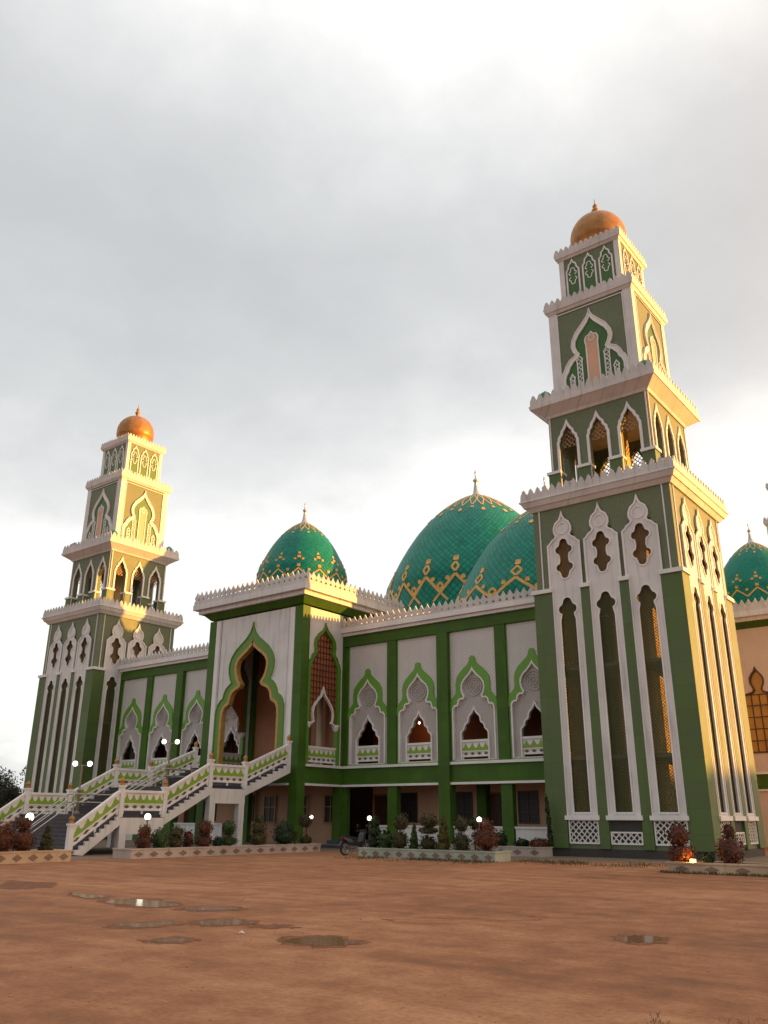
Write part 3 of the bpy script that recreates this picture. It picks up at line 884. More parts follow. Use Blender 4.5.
def hall():
    t = thing('prayer_hall', 'long two storey white and green mosque hall with arched bays and two large teal domes', 'mosque', (0, 0, 0))
    op, inn, out = bay_shapes()
    first = {}
    for sgn in (1, -1):
        for b in BAYS:
            c = b*sgn
            if not first:
                M = face_m((0, YW, 0), (1, 0, 0), (0, -1, 0))
                wallp = MB().plate(rect(-1.53, 1.53, 4.5, 11.74), [mir(inn)], -.12, 0.0, M).build('bay_wall', WHITE_LAT, t)
                MB().trim(rect(-1.50, 1.50, 4.53, 11.71), .055, .0, .035, M, closed=True).build('edge_line', LIME, wallp)
                o2 = mir(out); i2 = [p for p in mir(inn) if p[1] >= 7.25]
                band = [(-1.53, 7.2)] + o2[1:-1] + [(1.53, 7.2), (1.37, 7.26)] + i2[::-1][1:-1] + [(-1.37, 7.26)]
                MB().plate(band, [], .002, .075, M).build('green_arch', LIME, wallp)
                panel = MB().plate([(x*.99, z-.01) for x, z in mir(inn)], [mir(op)], -.20, -.08, M).build('arch_panel', PANEL_GREY, t)
                mo = MB().trim(mir(inn), .085, -.08, .10, M, side=-.4).trim(mir(op), .075, -.08, .03, M, side=.4)
                for cx, cz, rr in ((-.80, 7.62, .20), (.80, 7.62, .20), (-1.17, 7.30, .16), (1.17, 7.30, .16)):
                    mo.trim(arc(cx, cz, rr, 160 if cx < 0 else 150, 20 if cx > 0 else 30, 6), .04, -.08, -.04, M)
                mo.build('arch_moulding', WHITE_TRIM, panel)
                md = MB().trim(arc(0, 8.5, .50, 90, -270, 28)[:-1], .05, -.08, -.02, M, closed=True)
                md.trim(arc(0, 8.5, .36, 90, -270, 24)[:-1], .035, -.08, -.035, M, closed=True).trim(arc(0, 8.5, .22, 90, -270, 18)[:-1], .04, -.08, -.03, M, closed=True)
                for i in range(8):
                    a = R(45*i); md.box(-.02, .02, .10, .34, -.08, -.05, M @ Matrix.Translation((0, 8.5, 0)) @ Matrix.Rotation(a, 4, 'Z'))
                md.lathe([(0, 0), (.07, 0), (.05, .04), (0, .05)], 12, M @ Matrix.Translation((0, 8.5, -.08)))
                md.build('medallion', PANEL_GREY, panel)
                ral = railing(t, (-.85, YW+.1, 4.62), (.85, YW+.1, 4.62), name='balustrade')
                first['p'] = [wallp, panel, ral]
                for q in first['p']: q.location.x = c
            else:
                for q in first['p']:
                    d = link(q.copy()); d.location.x = c
                    for g in kids(q):
                        e = link(g.copy()); e.parent = d
    # columns
    for sgn in (1, -1):
        for i, x in enumerate((7.88, 11.62, 15.36)):
            X = x*sgn
            if i == 1:
                MB().box(X-.37, X+.37, YW-.30, YW+.30, 0, 11.72).build('column', HALL_GREEN, t)
            else:
                MB().box(X-.34, X+.34, YW-.13, YW+.20, 4.5, 11.72).build('column', HALL_GREEN, t)
                MB().box(X-.33, X+.33, YW-.06, YW+.34, 0, 3.42).build('lower_column', HALL_GREEN, t)
        for x0, x1 in ((4.13, 4.47), (18.76, 19.2)):
            a, b = sorted((x0*sgn, x1*sgn))
            MB().box(a, b, YW-.06, YW+.30, 0, 11.72).build('column', HALL_GREEN, t)
        # fascia, trims, beam, cornice between portal and minaret
        segs = ((4.13, 11.25), (11.99, 19.12))
        fa = MB(); tr = MB()
        for x0, x1 in segs:
            a, b = sorted((x0*sgn, x1*sgn))
            fa.box(a, b, YW-.10, YW+.25, 3.44, 4.36)
            tr.box(a, b, YW-.24, YW+.20, 4.36, 4.50); tr.box(a, b, YW-.22, YW+.24, 3.32, 3.44)
        fa.build('fascia', HALL_GREEN, t); tr.build('string_course', WHITE_TRIM, t)
        a, b = sorted((4.13*sgn, 19.12*sgn))
        MB().box(a, b, YW-.16, YW+.3, 11.72, 12.36).build('beam', HALL_GREEN, t)
        M = face_m((0, YW-.5, 0), (1, 0, 0), (0, -1, 0))
        co = MB().box(a, b, YW-.34, YW+.3, 12.36, 12.55).box(a, b, YW-.50, YW+.3, 12.55, 12.84)
        co.build('cornice', WHITE_TRIM, t)
        pp = MB(); merlons(pp, M, a, b, 12.84, .43, .66, SPADE, -.12, -.02); pp.build('parapet', PARA, t)
        # storey floor, upper gallery and arcade behind
        MB().box(a, b, YW+.25, 5.5, 3.5, 4.36).build('gallery_floor', CONCRETE, t)
        MB().box(a, b, YW+.31, 5.5, 11.6, 12.3).build('gallery_ceiling', INNER, t)
        MB().box(a, b, 5.5, 5.7, 4.36, 11.6).build('inner_wall', INNER, t)
        MB().box(a, b, 5.5, 5.7, 0, 3.5).build('arcade_wall', SALMON, t)
        MB().box(a, b, YW+.36, 5.5, 0, .12).build('arcade_floor', CONCRETE, t)
        for bx in BAYS:
            X = bx*sgn
            dr = MB().box(X-.75, X+.75, 5.44, 5.5, 4.36, 7.4).build('upper_door', WOOD, t)
            MB().trim([(X-.75, 4.36), (X-.75, 7.4), (X+.75, 7.4), (X+.75, 4.36)], .10, .06, .09, face_m((0, 5.5, 0), (1, 0, 0), (0, -1, 0))).build('frame', TERRA, dr)
        for wx in (6.95, 10.82, 15.0):
            X = wx*sgn
            wn = MB().box(X-.58, X+.58, 5.46, 5.5, 1.40, 3.0).build('window', DARKGLASS, t)
            Mw = face_m((X, 5.46, 0), (1, 0, 0), (0, -1, 0))
            fr = MB().trim(rect(-.58, .58, 1.40, 3.0), .08, 0, .05, Mw, closed=True).box(-.03, .03, 1.4, 3.0, 0, .04, Mw)
            for z in (1.95, 2.5): fr.box(-.58, .58, z-.02, z+.02, 0, .04, Mw)
            fr.build('frame', WOOD, wn)
        for wx in (4.9, 13.0):
            X = wx*sgn
            dd = MB().box(X-.55, X+.55, 5.44, 5.5, .12, 2.9).build('door', WOOD, t)
            MB().trim([(X-.6, .12), (X-.6, 2.95), (X+.6, 2.95), (X+.6, .12)], .1, .06, .1, face_m((0, 5.5, 0), (1, 0, 0), (0, -1, 0))).build('frame', TERRA, dd)
        MB().box(12.3*sgn-.3, 12.3*sgn+.3, 5.0, 5.49, .12, 3.5).build('rear_pier', HALL_GREEN, t)
        # low white wall along the arcade
        for x0, x1 in ((6.3, 7.5), (8.25, 11.22), (12.02, 15.0), (15.75, 18.7)):
            a2, b2 = sorted((x0*sgn, x1*sgn))
            MB().box(a2, b2, YW+.02, YW+.2, 0, 1.12).box(a2-.03, b2+.03, YW-.04, YW+.26, 1.12, 1.22).build('low_wall', WHITE, t)
    # roof, sides and back of the block
    MB().box(-19.1, 19.1, YW+.31, 50.0, 12.3, 12.45).build('roof', CONCRETE, t)
    sd = MB().box(18.9, 19.1, 7.3, 46.4, 0, 12.3).box(-19.1, -18.9, 7.3, 46.4, 0, 12.3).box(-19.1, 19.1, 50.0, 50.2, 0, 12.6)
    sd.build('side_wall', CREAM, t)
    # main dome with its drum and ring parapet, four corner domes
    dr = MB().lathe([(10.2, 12.44), (10.2, 16.0), (10.5, 16.1), (10.5, 16.4), (8.3, 16.42)], 64, Matrix.Translation((0, 26, 0)))
    dr.build('drum', WHITE, t, smooth=False)
    pp = MB()
    for i in range(120):
        M = Matrix.Translation((0, 26, 0)) @ Matrix.Rotation(R(3*i), 4, 'Z') @ face_m((10.45, 0, 0), (0, 1, 0), (1, 0, 0))
        pp.plate([(p[0]*.5, 16.4 + p[1]*.66) for p in SPADE], [], -.1, 0, M)
    pp.build('drum_parapet', PARA, t)
    dome_parts(t, 8.5, 20.5, 9.85, 4.2, 20, .62, loc=(0, 26), band='big', dt=-.19)
    MB().lathe([(7.5, 12.44), (7.5, 13.7), (7.0, 13.72)], 48, Matrix.Translation((12.3, 15.5, 0))).build('dome_base', WHITE, t)
    dome_parts(t, 7.0, 15.4, 8.05, 1.7, 13, .52, loc=(12.3, 15.5), band='big', dt=-.075)
    return t
hall_t = hall()

# ------------------------------------------------------------------ entrance pavilion (front portal)
def cornice_set(t, half, z):
    """green soffit, stepped white slab and spade parapet round a square roof"""
    MB().frustum(half+.02, half+.42, z-1.05, z-.66).build('soffit_band', HALL_GREEN, t)
    MB().box(-half-.62, half+.62, -half-.62, half+.62, z-.66, z-.40).box(-half-.90, half+.90, -half-.90, half+.90, z-.398, z-.04).build('cornice', WHITE, t)
    parapet_square(half+.86, z-.04, .43, .66, SPADE, .11, .16).build('parapet', PARA, t)

def front_portal():
    P = 4.15
    t = thing('entrance_pavilion', 'entrance pavilion with a tall lime edged ogee arch above the staircase and a teal dome', 'pavilion', (0, 2.71, 0), 0, 'domed entrance pavilions')
    F = face_m((0, -P, 0), (1, 0, 0), (0, -1, 0))
    inn = [(0, 12.15), (.06, 11.98), (.22, 11.76), (.55, 11.50), (.95, 11.25), (1.28, 10.98), (1.46, 10.66), (1.48, 10.30), (1.40, 9.95), (1.24, 9.60), (1.04, 9.36), (1.10, 9.28), (1.36, 9.20), (1.66, 9.02), (1.86, 8.74), (1.92, 8.44), (1.98, 8.30), (2.16, 8.22), (2.38, 8.04), (2.52, 7.72), (2.55, 7.3), (2.55, 4.5)]
    out = [(0, 13.22), (.08, 12.90), (.24, 12.55), (.55, 12.20), (1.0, 11.88), (1.48, 11.52), (1.84, 11.08), (2.0, 10.62), (1.99, 10.20), (1.86, 9.78), (1.70, 9.52), (1.90, 9.40), (2.16, 9.18), (2.34, 8.86), (2.40, 8.60), (2.62, 8.48), (2.84, 8.22), (2.97, 7.86), (3.0, 7.4), (3.0, 4.5)]
    fw = MB().plate(rect(-3.56, 3.56, 4.40, 13.70), [mir(out)], -.25, 0, F).build('front_wall', WHITE, t)
    MB().plate(mir(out) + mir(inn)[::-1], [], -.22, .10, F).trim(mir(out), .05, .10, .15, F, side=-.5).build('green_arch', PORTAL_LIME, fw)
    MB().trim(mir(inn), .19, -.23, .118, F, side=-.38).build('ochre_reveal', GOLDTRIM, fw)
    ml = MB().trim(mir(out), .05, .0, .05, F, side=.5)
    for s in (-1, 1):
        ml.trim([(s*3.08, 4.45), (s*3.08, 13.68)], .05, 0, .03, F)
        a0, a1 = sorted((s*3.14, s*3.52)); ml.box(a0, a1, 4.45, 13.68, 0, .05, F)
    ml.build('wall_moulding', WHITE_TRIM, fw)
    gv = MB()
    for s in (-1, 1):
        gv.trim([(s*3.03, 4.45), (s*3.03, 13.68)], .035, .001, .012, F); gv.trim([(s*3.13, 4.45), (s*3.13, 13.68)], .03, .001, .012, F)
    gv.build('groove', GROOVE, fw)
    # corner columns, ground to soffit
    for s in (-1, 1):
        a0, a1 = sorted((s*3.56, s*(P+.04)))
        MB().box(a0, a1, -P-.04, -P+.62, 0, 13.72).build('corner_column', HALL_GREEN, t)
        a0, a1 = sorted((s*3.60, s*(P+.02)))
        MB().box(a0, a1, -.42, -.06, 0, 13.72).build('rear_column', HALL_GREEN, t)
    # side walls with lattice screens over a little ogee arch
    so = [(0, 12.95), (.05, 12.75), (.22, 12.50), (.60, 12.22), (.90, 11.88), (.98, 11.50), (.92, 11.16), (.98, 11.0), (1.16, 10.84), (1.22, 10.66), (1.36, 10.50), (1.46, 10.24), (1.46, 4.5)]
    si = [(0, 12.60), (.06, 12.42), (.24, 12.24), (.50, 12.04), (.70, 11.78), (.76, 11.48), (.68, 11.10), (.76, 10.92), (.94, 10.72), (1.02, 10.52), (1.16, 10.34), (1.24, 10.10), (1.24, 4.5)]
    mini = [(0, 8.95), (.06, 8.70), (.20, 8.46), (.52, 8.16), (.82, 7.80), (.92, 7.42), (.86, 7.08), (.80, 6.95), (.96, 6.86), (1.16, 6.74)]
    for s, k in ((1, 1), (-1, 3)):
        S = fm(k, P)
        yc = (-2.12)*(1 if k == 1 else -1)   # along the wall direction
        sh = lambda L: [(x+yc, z) for x, z in L]
        a0, a1 = sorted(((-P+.62)*(1 if k == 1 else -1), (-.42)*(1 if k == 1 else -1)))
        sw = MB().plate(rect(a0, a1, 4.40, 13.70), [sh(mir(so))], -.22, 0, S).build('side_wall', WHITE, t)
        MB().plate(sh(mir(so)) + sh(mir(si))[::-1], [], -.2, .08, S).trim(sh(mir(so)), .05, .08, .12, S, side=-.5).build('green_arch', PORTAL_LIME, sw)
        lat = [p for p in mir(si) if p[1] > 7.0]
        lp = [(-1.24, 6.74)] + lat + [(1.24, 6.74)] + mir(mini)[::-1]
        MB().plate(sh(lp), [], -.12, -.09, S).build('lattice_screen', TERRA, sw)
        gr = MB()
        for i in range(-4, 5):
            x = i*.27; zt = max((z for (px, z) in mir(si) if abs(px) >= abs(x)-.14), default=10)
            zb = 6.9
            for (xa, za), (xb, zb2) in zip(mini, mini[1:]):
                if xa <= abs(x) <= xb: zb = za + (zb2-za)*(abs(x)-xa)/(xb-xa+1e-6)
            zt = min(zt, 12.4)
            gr.box(yc+x-.025, yc+x+.025, zb, zt, -.09, -.055, S)
        for j in range(14):
            z = 7.5 + j*.36; hw = 1.2
            for (xa, za), (xb, zb2) in zip(si, si[1:]):
                if zb2 <= z <= za: hw = xa + (xb-xa)*(za-z)/(za-zb2+1e-6)
            lo = 0
            for (xa, za), (xb, zb2) in zip(mini, mini[1:]):
                if zb2 <= z <= za: lo = xa + (xb-xa)*(za-z)/(za-zb2+1e-6)
            if lo > .02:
                gr.box(yc+lo, yc+hw, z-.025, z+.025, -.089, -.05, S); gr.box(yc-hw, yc-lo, z-.025, z+.025, -.089, -.05, S)
            else: gr.box(yc-hw, yc+hw, z-.025, z+.025, -.089, -.05, S)
        gr.build('screen_bars', WOOD, sw)
        mm = MB().trim(sh(mir(mini)), .10, -.10, .06, S)
        for q in (-1.24, 1.24): mm.lathe([(0, 6.45), (.12, 6.5), (.20, 6.68), (.24, 6.78), (.24, 6.86), (0, 6.86)], 12, Matrix.Translation(S @ Vector((yc+q, 0, -.05))))
        mm.build('mini_arch', WHITE_TRIM, sw)
        M = S
        p0 = S @ Vector((yc-1.24, 4.5, -.05)); p1 = S @ Vector((yc+1.24, 4.5, -.05))
        railing(t, p0, p1, name='balustrade')
        fa = MB(); tr = MB()
        e0, e1 = (a0, a1)
        fa.box(e0, e1, 3.44, 4.36, -.2, .02, S); tr.box(e0, e1, 4.36, 4.50, -.2, .14, S); tr.box(e0, e1, 3.32, 3.44, -.2, .12, S)
        fa.build('fascia', HALL_GREEN, t); tr.build('string_course', WHITE_TRIM, t)
    fa = MB().box(-3.56, 3.56, 3.44, 4.36, -.2, .02, F); fa.build('fascia', HALL_GREEN, t)
    MB().box(-3.56, 3.56, 3.32, 3.44, -.2, .12, F).build('string_course', WHITE_TRIM, t)
    MB().lathe([(0, 4.4), (.30, 4.4), (.30, 4.7), (.20, 4.8), (.18, 8.6), (.28, 8.9), (.34, 9.1), (0, 9.1)], 18, Matrix.Translation((2.6, -.66, 0))).build('porch_column', PALE, t)
    MB().box(-P+.24, P-.24, -P+.26, -.2, 3.5, 4.40).build('porch_floor', FLOORTILE, t)
    MB().box(-P+.23, P-.23, -P+.26, P-.2, 13.3, 13.6).build('porch_ceiling', TERRA, t)
    # back wall of the porch with the tall timber door
    bw = MB().plate(rect(-3.58, 3.58, 4.40, 13.3), [rect(-1.5, 1.5, 4.42, 9.2)], 0, .2, face_m((0, .0, 0), (1, 0, 0), (0, -1, 0))).build('porch_back_wall', PORCH, t)
    dd = MB().box(-1.5, -.02, .02, .08, 4.42, 9.2).box(.02, 1.5, .02, .08, 4.42, 9.2)
    dd.build('porch_door', WOOD, bw)
    # lower room front with windows
    lw = MB().box(-3.56, 3.56, 0.2, .3, 0, 3.5).build('undercroft_wall', SALMON, t)
    for x in (-2.2, .6, 3.0):
        wn = MB().box(x-.5, x+.5, .14, .2, 1.3, 2.9).build('undercroft_window', DARKGLASS, t)
        Mw = face_m((x, .14, 0), (1, 0, 0), (0, -1, 0))
        f = MB().trim(rect(-.5, .5, 1.3, 2.9), .09, 0, .05, Mw, closed=True).box(-.025, .025, 1.3, 2.9, 0, .04, Mw).box(-.5, .5, 2.2, 2.25, 0, .045, Mw)
        f.build('frame', GOLDTRIM, wn)
    MB().box(-4.1, 4.1, -3.5, 0.2, 0, .10).build('undercroft_floor', CONCRETE, t)
    # walls above the hall roof
    up = MB().box(-P, P, 0.0, .2, 12.3, 13.7).box(-P, P, P-.2, P, 12.3, 13.7).box(-P, -P+.2, .2, P-.2, 12.3, 13.7).box(P-.2, P, .2, P-.2, 12.3, 13.7)
    up.build('upper_wall', WHITE, t)
    cornice_set(t, P, 14.86)
    MB().box(-P-.5, P+.5, -P-.5, P+.5, 14.825, 14.84).build('roof_slab', CONCRETE, t)
    MB().lathe([(3.6, 14.84), (3.6, 15.6), (3.25, 15.7)], 40).build('dome_base', WHITE, t)
    dome_parts(t, 3.1, 17.0, 4.05, 1.6, 14, .26, loc=(0, 0), band='small', dt=-.16)
    return t
fp = front_portal()

# ------------------------------------------------------------------ side pavilion on the right flank
def side_portal():
    P = 4.15
    t = thing('entrance_pavilion', 'cream side pavilion with amber onion topped window, half hidden behind the nearest minaret', 'pavilion', (23.6, 26.0, 0), 0, 'domed entrance pavilions')
    F = face_m((0, -P, 0), (1, 0, 0), (0, -1, 0))
    w = [(0, 11.15), (.08, 10.95), (.28, 10.72), (.42, 10.45), (.42, 10.15), (.30, 9.88), (.24, 9.70), (.34, 9.55), (.70, 9.45), (1.0, 9.40), (1.0, 5.72)]
    body = MB().plate(rect(-P, P, 4.4, 13.8), [mir(w)], -.25, 0, F)
    for k in (1, 2, 3):
        e = .25 if k % 2 else 0
        body.box(-P+e, P-e, 4.4, 13.8, -.25, 0, fm(k, P))
    bo = body.build('wall', CREAM, t)
    wn = MB().plate(mir(w), [], -.16, -.12, F).build('window', GOLDGLASS, t)
    fr = MB().trim(mir(w), .10, -.12, .05, F, closed=True)
    for x in (-.5, 0, .5): fr.box(x-.03, x+.03, 5.72, 9.4, -.12, -.06, F)
    for z in (6.45, 7.2, 7.95, 8.7, 9.4): fr.box(-1, 1, z-.03, z+.03, -.12, -.065, F)
    fr.build('frame', WOOD, wn)
    MB().box(-P-.02, P+.02, -P-.02, P+.02, 0, 3.32).build('lower_wall', CREAM, t)
    MB().box(-P-.04, P+.04, -P-.04, P+.04, 3.44, 4.36).build('fascia', HALL_GREEN, t)
    MB().box(-P-.12, P+.12, -P-.12, P+.12, 3.32, 3.44).box(-P-.14, P+.14, -P-.14, P+.14, 4.36, 4.50).build('string_course', WHITE_TRIM, t)
    cornice_set(t, P, 14.86)
    MB().box(-P-.5, P+.5, -P-.5, P+.5, 14.825, 14.84).build('roof_slab', CONCRETE, t)
    MB().lathe([(3.6, 14.84), (3.6, 15.6), (3.25, 15.7)], 40).build('dome_base', WHITE, t)
    for c in kids(fp):
        if c.name.startswith('dome') and not c.name.startswith('dome_base'):
            d = link(c.copy()); d.parent = t
            for g in kids(c):
                e = link(g.copy()); e.parent = d
    return t
side_portal()

# ------------------------------------------------------------------ grand staircase
def staircase():
    t = thing('entrance_staircase', 'wide straight staircase in three flights up to the ogee arch, white rails with green friezes', 'staircase', (0, 0, 0))
    W = 4.0
    fl = [(-15.3, 0.0, -12.9, 1.70), (-10.45, 1.70, -7.70, 3.12), (-5.30, 3.12, -1.95, 4.42)]
    ld = [(-12.9, -10.45, 1.70), (-7.70, -5.30, 3.12)]
    for (y0, z0, y1, z1) in fl:
        n = round((z1-z0)/.165); st = MB()
        prof = []
        for i in range(n):
            ya = y0 + (y1-y0)*i/n; yb = y0 + (y1-y0)*(i+1)/n; za = z0 + (z1-z0)*i/n; zb = z0 + (z1-z0)*(i+1)/n
            prof += [(ya, za), (ya, zb)]
        prof += [(y1, z1)]
        slope = (z1-z0)/(y1-y0)
        under = [(y1, z1-.34), (y0+.34/slope, z0)] if z0 == 0 else [(y1, z1-.34), (y0, z0-.34)]
        M = face_m((0, 0, 0), (0, 1, 0), (1, 0, 0))
        st.plate(prof + under, [], -W+.04, W-.04, M)
        st.build('flight_of_steps', FLOORTILE, t)
        nos = MB()
        for i in range(n):
            ya = y0 + (y1-y0)*i/n; zb = z0 + (z1-z0)*(i+1)/n
            nos.box(-W+.06, W-.06, ya-.025, ya+.03, zb-.03, zb+.006)
        nos.build('step_nosing', NOSING, t)
        for s in (-1, 1):
            a = s*W
            p2 = [(y, z-.10) for y, z in prof[1:]]
            u2 = [(y1, z1-.46), (max(y0+.46/slope, y0), z0)] if z0 == 0 else [(y1, z1-.46), (y0, z0-.46)]
            p2 = [(max(y, y0), max(z, z0 if z0 == 0 else -9)) for y, z in p2]
            MB().plate(p2 + u2, [], min(a-.02, a+s*.12) , max(a-.02, a+s*.12), M).build('stringer', WHITE, t)
    for (y0, y1, z) in ld:
        MB().box(-W+.04, W-.04, y0, y1, z-.14, z).build('landing', FLOORTILE, t)
        bm = MB()
        for s in (-1, 1):
            a0, a1 = sorted((s*(W-.2), s*(W+.12)))
            bm.box(a0, a1, y0+.002, y1-.002, z-.86, z-.145)
        bm.box(-W+.2, W-.2, y0+.02, y0+.28, z-.70, z-.145).box(-W+.2, W-.2, y1-.28, y1-.02, z-.70, z-.145)
        bm.build('landing_beam', WHITE, t)
        for s in (-1, 1):
            for yy in (y0+.2, y1-.2):
                MB().box(s*3.95-.17, s*3.95+.17, yy-.18, yy+.18, 0, z-.86).build('pier', WHITE, t)
    # railings along both edges
    pts = [(-15.3, .05), (-12.9, 1.70), (-10.45, 1.70), (-7.70, 3.12), (-5.30, 3.12), (-2.05, 4.42)]
    for s in (-1, 1):
        for (ya, za), (yb, zb) in zip(pts, pts[1:]):
            d = .11
            railing(t, (s*W, ya+d, za + (zb-za)*d/(yb-ya)), (s*W, yb-d, zb - (zb-za)*d/(yb-ya)), lift=.04 if za == zb else .10)
        for (y, z) in pts:
            po = MB().box(s*W-.11, s*W+.11, y-.11, y+.11, z-.12 if z > .1 else 0, z+1.24).box(s*W-.15, s*W+.15, y-.15, y+.15, z+1.18, z+1.26).build('railing_post', WHITE_TRIM, t)
            MB().lathe([(0, 0), (.11, 0), (.12, .05), (.08, .08), (.12, .15), (.13, .21), (.09, .28), (.04, .31), (.02, .36), (0, .38)], 12, Matrix.Translation((s*W, y, z+1.26))).build('post_cap', GOLD, po, smooth=True)
    # double pipe handrail down the middle
    for s in (-.30, .30):
        hr = MB()
        for h in (.55, .92):
            hr.tube([(s, y, z+h) for y, z in pts[:-1]], .028, 8)
        for (y, z) in pts[:-1]: hr.tube([(s, y, z), (s, y, z+.92)], .03, 8)
        hr.build('handrail', METAL, t)
staircase()

def double_lamp(loc, label, H):
    t = thing('lamp_post', label, 'lamp post', loc, 0, 'twin lamps on the staircase')
    p = MB().tube([(0, 0, 0), (0, 0, H*.45)], .075, 10).tube([(0, 0, H*.45), (0, 0, H)], .045, 10).lathe([(0, 0), (.16, 0), (.16, .06), (.08, .16), (0, .16)], 12)
    p.lathe([(0, H*.45), (.10, H*.45), (.12, H*.48), (.06, H*.52), (0, H*.52)], 12)
    p.build('pole', POLE, t)
    MB().tube([(-.36*math.cos(R(40)), .36*math.sin(R(-40)), H-.08), (0, 0, H-.02), (.36*math.cos(R(40)), .36*math.sin(R(40)), H-.08)], .025, 8).build('cross_arm', POLE, t)
    for s in (-1, 1):
        o = MB().lathe([(0, -.12), (.07, -.11), (.11, -.05), (.12, .02), (.10, .08), (.04, .12), (0, .12)], 14, Matrix.Translation((s*.36*math.cos(R(40)), s*.36*math.sin(R(40)), H+.06))).build('globe', LAMP, t, smooth=True)
double_lamp((0, -12.5, 1.70), 'twin globe lamp post on the lower landing of the staircase', 2.30)
double_lamp((0, -7.2, 3.12), 'twin globe lamp post on the upper landing of the staircase', 2.30)

pl = thing('pendant_lamp', 'small lit pendant lamp glowing inside the second arched bay right of the portal', 'lamp', (8.56+.1, 4.2, 6.94))
MB().lathe([(0, -.07), (.035, -.06), (.06, -.02), (.06, .015), (.04, .06), (0, .09)], 14).build('bulb', LAMP, pl, smooth=True)
MB().tube([(0, 0, .09), (0, 0, 4.66)], .012, 6).build('cord', WOOD, pl)
pg = bpy.data.lights.new('pendant_glow', 'POINT'); pg.energy = 11; pg.color = (1, .55, .22); pg.shadow_soft_size = .1
pgo = link(bpy.data.objects.new('pendant_glow', pg)); pgo.parent = pl; pgo.location = (0, 0, -.25)

# ------------------------------------------------------------------ planting
def leaves(mb, c, r, n, size, shell=.35, flat=0.0):
    cx, cy, cz = c; rx, ry, rz = r
    for _ in range(n):
        while True:
            p = Vector((rnd.uniform(-1, 1), rnd.uniform(-1, 1), rnd.uniform(-1, 1)))
            if .05 < p.length <= 1: break
        d = p.normalized(); q = d*(1 - shell*rnd.random()**1.5)
        pos = Vector((cx + q.x*rx, cy + q.y*ry, cz + q.z*rz))
        nrm = (d + Vector((rnd.gauss(0, .6), rnd.gauss(0, .6), rnd.gauss(0, .6)))).normalized()
        x = nrm.orthogonal().normalized(); y = nrm.cross(x)
        a = rnd.uniform(0, 6.28); x, y = x*math.cos(a) + y*math.sin(a), y*math.cos(a) - x*math.sin(a)
        s = size*rnd.uniform(.6, 1.3)
        mb.add([pos - x*s*.5, pos + y*s*.28, pos + x*s*.6, pos - y*s*.28], [(0, 1, 2, 3)])

def core(mb, c, r, seed=0):
    prof = [(math.sin(math.pi*i/8), -math.cos(math.pi*i/8)) for i in range(9)]
    prof[0] = (0, -1); prof[-1] = (0, 1)
    n0 = len(mb.v)
    mb.lathe(prof, 14)
    for i in range(n0, len(mb.v)):
        x, y, z = mb.v[i]; k = .86 + .10*math.sin(x*7+seed)*math.cos(y*6+z*5+seed)
        mb.v[i] = (c[0] + x*r[0]*k, c[1] + y*r[1]*k, c[2] + z*r[2]*k)

L_RED = leaf_mat('red_leaves', (.030, .018, .010), (.085, .028, .014), (.17, .050, .022))
L_GREEN = leaf_mat('green_leaves', (.014, .030, .008), (.032, .062, .014), (.07, .11, .022))
L_DARK = leaf_mat('dark_leaves', (.008, .018, .006), (.018, .034, .010), (.035, .055, .014))
L_BROWN = leaf_mat('brown_green_leaves', (.022, .024, .009), (.05, .045, .014), (.11, .075, .022))
L_YELLOW = leaf_mat('yellow_green_leaves', (.03, .034, .008), (.085, .075, .014), (.17, .12, .022))
L_TREE = leaf_mat('tree_leaves', (.010, .018, .007), (.022, .032, .012), (.040, .050, .016))
SOIL = plain('planter_soil', (.10, .055, .032), .95, 0, var=.35, scale=4, bumpy=.5)

def shrub(name, label, x, y, z0, tiers, mat, dens=1.0, group='clipped shrubs in the planters', size=.085):
    """tiers: (height of centre above soil, radius, half height)"""
    t = thing(name, label, 'shrub', (x, y, z0), rnd.uniform(0, 6), group)
    f = MB()
    for (h, r, hh) in tiers:
        core(f, (0, 0, h), (r*.9, r*.9, hh*.92), rnd.uniform(0, 6))
        leaves(f, (0, 0, h), (r*1.06, r*1.06, hh*1.06), int(dens*(260 + 900*r*hh*2.2)), size, .30)
        leaves(f, (rnd.uniform(-.3, .3)*r, rnd.uniform(-.3, .3)*r, h + hh*.2), (r*1.12, r*1.12, hh*1.1), int(40*dens), size, .15)
    fo = f.build('foliage', mat, t)
    fo.rotation_euler = (rnd.uniform(-.07, .07), rnd.uniform(-.07, .07), 0); fo.scale = (rnd.uniform(.92, 1.1), rnd.uniform(.92, 1.1), rnd.uniform(.95, 1.05))
    top = max(h for h, r, hh in tiers)
    MB().tube([(0, 0, -.05), (.01, .01, top*.5), (0, 0, top)], .035, 7, r1=.02).build('stem', BARK, t)
    return t

def cone_tiers(h, r):
    n = 4
    return [(h*(.16 + .25*i), r*(1 - .23*i), h*.20) for i in range(n)]

